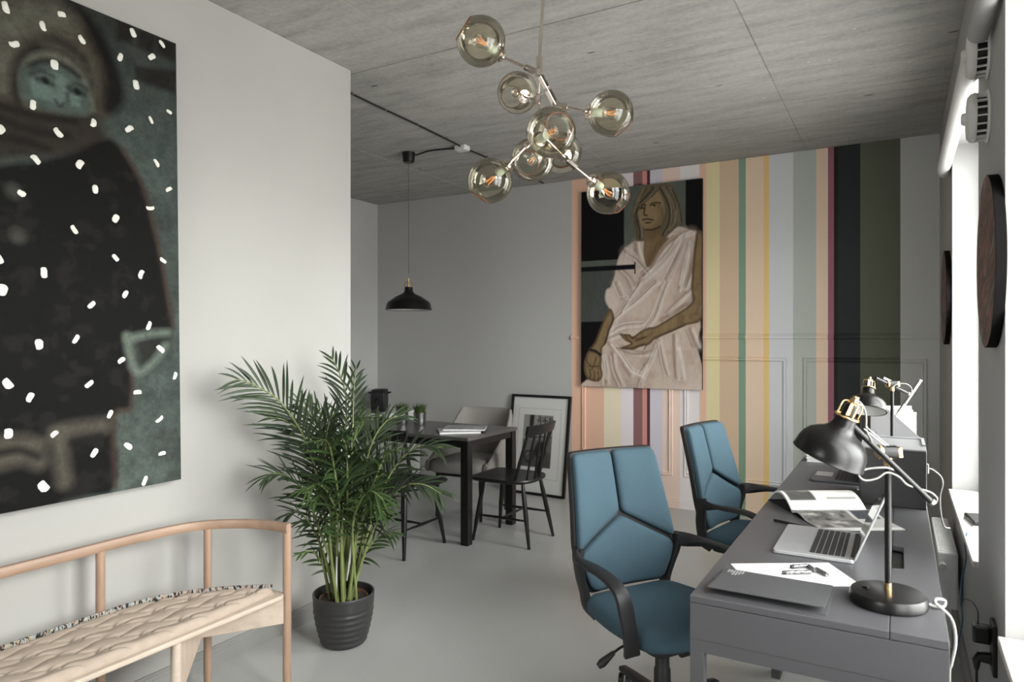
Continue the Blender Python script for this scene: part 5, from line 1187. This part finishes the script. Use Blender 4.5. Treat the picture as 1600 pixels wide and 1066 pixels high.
# ------------------------------------------------------------------ folder, sheet, foil sticks, pen
fo = thing('dark_folder', 'dark grey paper folder lying at the end of the desk', 'folder', (-.288, 1.872, DZ), math.radians(-1))
M_FOLD = mat('charcoal_card', rgb(66, 66, 68), .6, var=.05, scale=40)
MB().box(-.14, .14, -.1, .1, 0, .002).build('back_cover', M_FOLD, fo)
cov = MB(); n = 10
for k in range(n + 1):
    y = -.1 + .2 * k / n; z = .006 + .010 * (1 - (k / n)) ** 1.5 + .003
    cov.add([(-.14, y, z), (.136, y, z + .001), (-.14, y, z - .0022), (.136, y, z - .0012)], [])
for k in range(n):
    a, b = 4 * k, 4 * k + 4
    cov.f += [(a, a + 1, b + 1, b), (a + 2, b + 2, b + 3, a + 3), (a, b, b + 2, a + 2), (a + 1, a + 3, b + 3, b + 1)]
cov.f += [(0, 2, 3, 1), (4 * n, 4 * n + 1, 4 * n + 3, 4 * n + 2)]
cov.build('front_cover', M_FOLD, fo, smooth=40)
lg = MB(); r_ = random.Random(2)          # small pale mark printed in the corner
for i in range(5):
    for j in range(6):
        if i + j > 7 or (i > 2 and j < 2): continue
        x, y = -.128 + j * .0075, .085 - i * .009
        k = (y + .1) / .2; z = .006 + .010 * (1 - k) ** 1.5 + .0034 + .0005
        lg.box(x, x + .0052, y, y + .0052, z, z + .0002)
tag(lg.build('printed_mark', mat('silver_print', rgb(168, 168, 170), .4), fo), kind='stuff')
sh = MB().prism([(-.427, 2.046), (-.18, 2.195), (-.085, 2.03), (-.34, 1.89)], DZ + .0002, DZ + .0009).build('paper_sheet', M_PAPER)
tag(sh, 'white sheet of paper half under the dark folder', 'paper')
def foil(x0, y0, x1, y1, label, r=.0062, dark=True):
    t = thing('foil_stick', label, 'crayon', (0, 0, DZ + .001), group='paper-wrapped charcoal sticks on the sheet')
    a, b = Vector((x0, y0, r)), Vector((x1, y1, r)); d = (b - a)
    MB().cyl(a + d * .1, b, r, n=12).build('wrapper', M_FOIL, t, smooth=40)
    MB().cyl(a, a + d * .12, r * .85, n=12).build('tip', M_KEYS, t, smooth=40)
def foil_mat():
    t = NT('printed_foil'); f = t.noise(t.pos(), 120, 3)
    t.color(t.ramp(f, [(.42, rgb(120, 120, 122)), (.5, rgb(40, 40, 44)), (.58, rgb(136, 136, 138))])); t.b.inputs['Roughness'].default_value = .35; t.b.inputs['Metallic'].default_value = .4; return t.m
M_FOIL = foil_mat()
foil(-.281, 2.020, -.214, 2.062, 'wrapped charcoal stick lying closest to the dark folder')
foil(-.268, 2.082, -.228, 2.118, 'short wrapped charcoal stick lying towards the silver laptop')
foil(-.226, 2.120, -.204, 2.080, 'wrapped charcoal stick lying crosswise between the others', .0058)
foil(-.204, 2.098, -.172, 2.060, 'wrapped charcoal stick lying towards the lamp base')
pn = thing('black_pen', 'slim black pen lying on the desk beside the silver laptop', 'pen', (0, 0, DZ))
a, b = Vector((-.392, 2.607, .005)), Vector((-.275, 2.563, .005))
MB().tube([a, a.lerp(b, .88), b], [.0042, .0042, .001], 10).build('barrel', M_BLACK, pn, smooth=40)
MB().bar(a + Vector((.004, 0, .0045)), a.lerp(b, .35) + Vector((0, 0, .0048)), .002, .001).build('clip', M_STEEL, pn)

# ------------------------------------------------------------------ open magazine
mg = thing('open_magazine', 'open magazine with curling printed pages on the desk', 'magazine', (-.352, 2.762, DZ), math.radians(31))
PWd, PHt = .245, .285          # page width runs across the spine (local y), height along the spine (local x)
def pages(sgn, curl, name, paint, mt):
    K = 24; prof = []
    for i in range(K + 1):
        t = i / K; y = sgn * PWd * t * (1 - .08 * curl); z = .004 + .016 * math.sin(min(1, t * 1.9) * math.pi) * (1 if t < .53 else 0) * .5
        z = .004 + curl * .052 * math.sin(math.pi * min(1, t * 1.02)) ** .9 + .012 * math.exp(-((t - .22) / .18) ** 2) * (1 - curl) + .006 * (1 - t)
        prof.append((y, z))
    m = MB(); vs = []
    for y, z in prof: vs += [(0, y, z), (PHt, y, z), (0, y, max(.0012, z - .008 * (1 - .2 * abs(y) / PWd))), (PHt, y, max(.0012, z - .008))]
    m.add(vs, [q for i in range(K) for q in ((4 * i + 2, 4 * i + 3, 4 * i + 7, 4 * i + 6), (4 * i, 4 * i + 4, 4 * i + 6, 4 * i + 2), (4 * i + 1, 4 * i + 3, 4 * i + 7, 4 * i + 5))] + [(0, 2, 3, 1), (4 * K, 4 * K + 1, 4 * K + 3, 4 * K + 2)])
    m.build(name, M_PAPER, mg, smooth=40)
    def place(u, v):
        i = min(K - 1, int(v * K)); f = v * K - i; y = prof[i][0] * (1 - f) + prof[i + 1][0] * f; z = prof[i][1] * (1 - f) + prof[i + 1][1] * f
        return (u * PHt, y, z + .0003)
    paint.mesh('printed_page', place, mt, mg)
M_PRINT = vcol_mat('glossy_print', .3)
ca = Canvas(PHt, PWd, 100, 86, (232, 231, 228), 31)
n = ca.noise(.03, 4)
ca.fill([(.04, .18), (.40, .18), (.40, .60), (.04, .60)], (84, 82, 80), .003)
ca.blend((ca.U > .04) * (ca.U < .4) * (ca.V > .18) * (ca.V < .6) * np.clip((n - .5) * 3, 0, .7), (190, 188, 184))
ca.fill([(.02, .64), (.45, .64), (.45, .98), (.02, .98)], (150, 147, 143), .003)
ca.blend((ca.U > .02) * (ca.U < .45) * (ca.V > .64) * np.clip((n - .45) * 3, 0, .8), (70, 69, 68))
for k, (x0, x1) in enumerate(((.5, .66), (.69, .82), (.84, .97))): ca.fill([(x0, .62), (x1, .62), (x1, .92), (x0, .92)], (104 + 30 * k, 98 + 26 * k, 92 + 20 * k), .003)
ca.fill([(.55, .20), (.95, .20), (.95, .25), (.55, .25)], (128, 126, 122), .004, .8)
pages(1, 1.0, 'left_pages', ca, M_PRINT)
cb_ = Canvas(PHt, PWd, 100, 86, (196, 194, 190), 33)
n = cb_.noise(.04, 4)
cb_.fill([(.0, .0), (.62, .0), (.62, .9), (.0, .9)], (128, 126, 123), .004)
cb_.blend((cb_.U < .62) * (cb_.V < .9) * np.clip((n - .5) * 4, 0, .9), (50, 50, 50))
cb_.blend((cb_.U < .62) * (cb_.V < .9) * np.clip((.45 - n) * 4, 0, .7), (222, 220, 216))
cb_.fill([(.66, .15), (.96, .15), (.96, .5), (.66, .5)], (70, 72, 78), .004)
cb_.blend((cb_.V > .9) * 1.0, (236, 235, 232))
pages(-1, .0, 'right_pages', cb_, M_PRINT)
MB().box(-.003, PHt + .003, -PWd - .003, PWd * .9, 0, .0012).build('magazine_cover', M_KEYS, mg)

# ------------------------------------------------------------------ grey box, magazine file, books at the far desk
bx = thing('storage_box', 'grey desktop storage box with brighter top at the joint of the desks', 'box', (-.0225, 3.232, DZ))
hw, hd, hh = .1145, .167, .232
m = MB(); m.box(-hw, hw, -hd, hd, 0, hh - .012); m.build('box_body', M_BOXG, bx, bevel=.003)
m = MB(); m.box(-hw, hw, -hd, hd, hh - .0115, hh - .004); m.build('lid', mat('brushed_grey_lid', rgb(132, 132, 134), .4, var=.08, scale=30, stretch=(1, 10, 1)), bx, bevel=.002)
m = MB(); m.box(-hw, hw, hd - .010, hd, hh - .004, hh + .004); m.box(hw - .012, hw, -hd + .12, hd - .010, hh - .004, hh + .003); m.build('lid_lip', mat('brushed_lip', rgb(150, 150, 152), .4), bx)
MB().box(-hw - .002, -hw, -hd + .015, hd - .015, .02, hh - .03).build('drawer_front', M_BOXG, bx, bevel=.001)
MB().cyl((-hw - .012, -hd + .05, .045), (-hw - .002, -hd + .05, .045), .008).build('knob', M_STEEL, bx, smooth=40)
MB().box(hw, hw + .008, -hd + .03, -hd + .05, .135, .172).build('cable_outlet', M_WPLAST, bx, bevel=.002)
tag(MB().tube(catmull([(.1015, 3.111, .914)] + CORDS['box_cord'][1:], 6), .003, 8).build('box_power_cord', M_CORD, smooth=60), 'white cord curving from the grey box down to the radiator', 'cord')
mf = thing('magazine_file', 'dark grey magazine file with a slanted side on the far desk', 'magazine file', (-.03, 3.93, DZ), math.radians(28))
side = [(-.13, 0), (.115, 0), (.115, .17), (-.045, .31), (-.13, .31)]
Mx = Matrix.Rotation(math.pi / 2, 4, 'X')
for s_, nm in ((-.045, 'side_panel'), (.043, 'side_panel')):
    MB().prism(side, -.001, .001, Matrix.Translation((0, s_, 0)) @ Mx).build(nm, M_BOXG, mf)
MB().box(-.13, -.128, -.045, .043, 0, .31).build('back_panel', M_BOXG, mf)
MB().box(.113, .115, -.045, .043, 0, .17).build('front_panel', M_BOXG, mf)
MB().box(-.13, .115, -.045, .043, 0, .002).build('bottom_panel', M_BOXG, mf)
for k, (dx, off, hgt, c) in enumerate(((.0, .030, .318, None), (-.002, .012, .300, 1), (.002, -.01, .29, None))):
    d = thing('printed_brochure', ['white brochure with blue header standing at the back of the magazine file', 'grey brochure in the middle of the magazine file', 'white brochure at the slanted front of the magazine file'][k], 'brochure', (-.03, 3.93, DZ + .003), math.radians(28))
    MB().box(-.12 + dx, .110 + dx, off - .003, off + .003, 0, hgt).build('pages', M_PAPER if not c else mat('grey_brochure', rgb(150, 150, 152), .6), d)
    if not c:
        MB().box(-.118 + dx, .108 + dx, off - .0034, off - .003, hgt - .075, hgt - .02).build('header_band', mat('blue_band_%d' % k, rgb(150, 176, 192), .5, var=.3, scale=30), d)
        tx = MB()
        for q in range(7): tx.box(-.09, .07 - .02 * (q % 3), off - .0033, off - .003, hgt - .10 - q * .012, hgt - .097 - q * .012)
        tag(tx.build('text_lines', mat('print_grey_%d' % k, rgb(190, 192, 194), .6), d), kind='stuff')
tb = thing('grey_tube', 'long grey metal bar poking up out of the magazine file', 'tube', (0, 0, 0))
MB().bar((-.034, 3.894, 1.0), (.09, 3.96, 1.212), .018, .012).build('tube_body', M_STEEL, tb, bevel=.002)
MB().bar((.09, 3.96, 1.212), (.0925, 3.9614, 1.2165), .019, .013).build('end_cap', M_WPLAST, tb)
for k, (z, dx, c) in enumerate(((0, 0, (214, 212, 210)), (.018, .004, (226, 224, 221)))):
    b = thing('paperback_book', ['lower pale book of the pair at the far end of the desk', 'upper pale book of the pair at the far end of the desk'][k], 'book', (-.34 + dx, 4.06, DZ + z), math.radians(4 - 6 * k))
    MB().box(-.095, .095, -.07, .07, .002, .015).build('page_block', M_PAPER, b)
    cc = MB(); cc.box(-.1, .1, -.073, .073, 0, .002); cc.box(-.1, .1, -.073, .073, .015, .017); cc.box(.098, .1, -.073, .073, .002, .015)
    cc.build('cover', mat('book_cover_%d' % k, rgb(*c), .5), b)

# ------------------------------------------------------------------ window wall: radiator, socket, vents, discs, pipe, router
rd = thing('radiator', 'white panel radiator on the wall under the window behind the desk', 'radiator', (.19, 3.98, 0))
MB().box(-.04, .04, -.35, .35, .205, .46).build('panel', M_PVC, rd, bevel=.008)
gr = MB()
for k in range(22): gr.box(-.028, .028, -.335 + k * .031, -.335 + k * .031 + .02, .46, .4625)
tag(gr.build('top_grille', M_PVC, rd), kind='stuff')
for y in (-.25, .25):
    MB().box(-.02, .02, y - .01, y + .01, .0, .205).build('foot', M_WPLAST, rd)
MB().cyl((-.02, -.35, .40), (-.02, -.385, .40), .016).build('valve', M_WPLAST, rd, smooth=40)
sk = thing('wall_socket', 'black double power socket with plugs on the window wall', 'socket', (XR, 2.47, .50))
MB().box(-.012, 0, -.042, .042, -.075, .075).build('socket_plate', M_PLASTIC, sk, bevel=.003)
for z in (.035, -.035): MB().cyl((-.014, 0, z), (-.012, 0, z), .02).build('socket_face', M_PLASTIC, sk, smooth=40)
pg = thing('black_charger', 'black charger plug in the upper opening of the wall socket', 'plug', (XR - .014, 2.47, .535))
MB().box(-.045, 0, -.02, .02, -.026, .026).build('plug_body', M_BLACK, pg, bevel=.006)
MB().tube(catmull([(-.03, 0, .026), (-.03, .01, .06), (-.04, .06, .07), (-.055, .14, .05), (-.06, .22, .0)], 5), .0016, 6).build('thin_lead', M_BLACK, pg, smooth=60)
pg2 = thing('black_plug', 'black round plug in the lower opening of the wall socket', 'plug', (XR - .014, 2.47, .465))
MB().tube([(0, 0, 0), (-.026, 0, 0), (-.034, 0, -.012), (-.034, 0, -.04)], [.018, .016, .012, .006], 12).build('plug_body', M_BLACK, pg2, smooth=50)
MB().tube(catmull([(-.034, 0, -.035), (-.034, .0, -.2), (-.04, .01, -.4), (-.06, .05, -.4615)], 6), .0034, 8).build('mains_lead', M_BLACK, pg2, smooth=60)
tag(MB().tube(catmull(CORDS['blue'] + [(.20, 3.5, .004), (.19, 3.7, .004)], 6), .003, 8).build('network_cable', mat('blue_cable', rgb(80, 120, 150), .5), smooth=60), 'thin blue network cable hanging from the sill beside the radiator', 'cable')
tag(MB().tube(catmull([(.13, 2.2, .0045), (.17, 2.35, .0045), (.20, 2.75, .0045), (.15, 3.1, .0045)], 6), .004, 8).build('floor_cable', M_BLACK, smooth=60), 'black cable lying on the floor behind the desk', 'cable')
ro = thing('router', 'small black router on the window sill', 'router', (XR + .06, 3.62, SILL), math.radians(8))
MB().box(-.045, .045, -.085, .085, .004, .026).build('router_case', M_BLACK, ro, bevel=.006)
MB().box(-.047, .047, -.087, .087, 0, .006).build('router_foot', M_WPLAST, ro, bevel=.002)
def vent(label, z):
    t = thing('wall_vent', label, 'vent', (XR, 2.655, z), group='round white wall vents')
    M = Matrix.Rotation(-math.pi / 2, 4, 'Y')
    MB().lathe([(0, 0), (.082, 0), (.084, .004), (.080, .009), (.0, .010)], 40, M).build('wall_flange', M_WPLAST, t, smooth=40)
    MB().lathe([(0, .009), (.064, .009), (.064, .036), (0, .036)], 36, M).build('dark_core', M_BLACK, t, smooth=40)
    for k in range(18):
        a = 2 * math.pi * k / 18
        MB().bar(M @ Vector((.072 * math.cos(a), .072 * math.sin(a), .009)), M @ Vector((.072 * math.cos(a), .072 * math.sin(a), .036)), .0042, .008, M.to_3x3() @ Vector((math.cos(a), math.sin(a), 0))).build('grille_bar', M_WPLAST, t)
    MB().lathe([(0, .036), (.077, .036), (.078, .040), (.076, .050), (.066, .059), (.020, .062), (.019, .072), (.014, .075), (0, .075)], 40, M).build('vent_cap', M_WPLAST, t, smooth=40)
vent('round white wall vent just under the wall pipe', 2.335)
vent('round white wall vent between the other vent and the big disc', 2.13)
def disc_mat(name, seed):
    t = NT(name); v = t.pos(False, (1, 1, 1)); mp = t.new('ShaderNodeMapping'); mp.inputs['Rotation'].default_value = (math.radians(33), 0, 0); mp.inputs['Location'].default_value = (0, seed, seed)
    t.link(v, mp.inputs[0]); a = t.noise(mp.outputs[0], 14, 5, .7)
    st = t.new('ShaderNodeMapping'); st.inputs['Scale'].default_value = (1, 2, 9); t.link(mp.outputs[0], st.inputs[0])
    b = t.noise(st.outputs[0], 2.6, 3, .6)
    c = t.ramp(a, [(.3, rgb(42, 38, 36)), (.5, rgb(84, 68, 58)), (.7, rgb(112, 94, 80))])
    c = t.mix(t.ramp(b, [(.54, (0, 0, 0, 1)), (.58, (.9, .9, .9, 1)), (.63, (0, 0, 0, 1))]), c, rgb(168, 84, 76))
    c = t.mix(t.ramp(b, [(.36, (.7, .7, .7, 1)), (.40, (0, 0, 0, 1))]), c, rgb(158, 146, 136))
    t.color(c); t.b.inputs['Roughness'].default_value = .6; return t.m
M_RIM = mat('disc_edge_black', rgb(20, 19, 19), .9, spec=.05)
def disc(label, y, z, r, seed):
    t = thing('round_painting', label, 'round painting', (XR, y, z), group='round painted wall discs')
    M = Matrix.Rotation(-math.pi / 2, 4, 'Y')
    MB().lathe([(0, .001), (r, .001), (r, .026), (r - .002, .027), (0, .027)], 64, M).build('disc_panel', M_RIM, t, smooth=40)
    MB().lathe([(r - .002, .0271), (.0005, .0274)], 64, M).build('painted_face', disc_mat('painted_disc_%d' % seed, seed), t)
disc('round dark painted disc on the pier between the windows', 2.47, 1.645, .255, 1)
disc('round dark painted disc beside the far corner of the room', 4.665, 1.66, .27, 2)
tag(MB().tube([(XR - .036, 2.75, 2.365), (XR - .036, 4.45, 2.365), (XR - .03, 4.56, 2.36), (XR - .012, 4.60, 2.355)], [.032, .032, .028, .008], 20).build('wall_pipe', M_WPLAST, smooth=60), 'white round pipe running along the wall past the far window', 'pipe')
tag(MB().tube([(XR - .036, YF0 + .05, 2.365), (XR - .036, 2.56, 2.365)], .030, 20).build('wall_pipe', M_WHITE2, smooth=60), 'round wall pipe above the round vents with shade in its grey colour', 'pipe')  # continues the white pipe; the greyer wall colour stands in for its shade
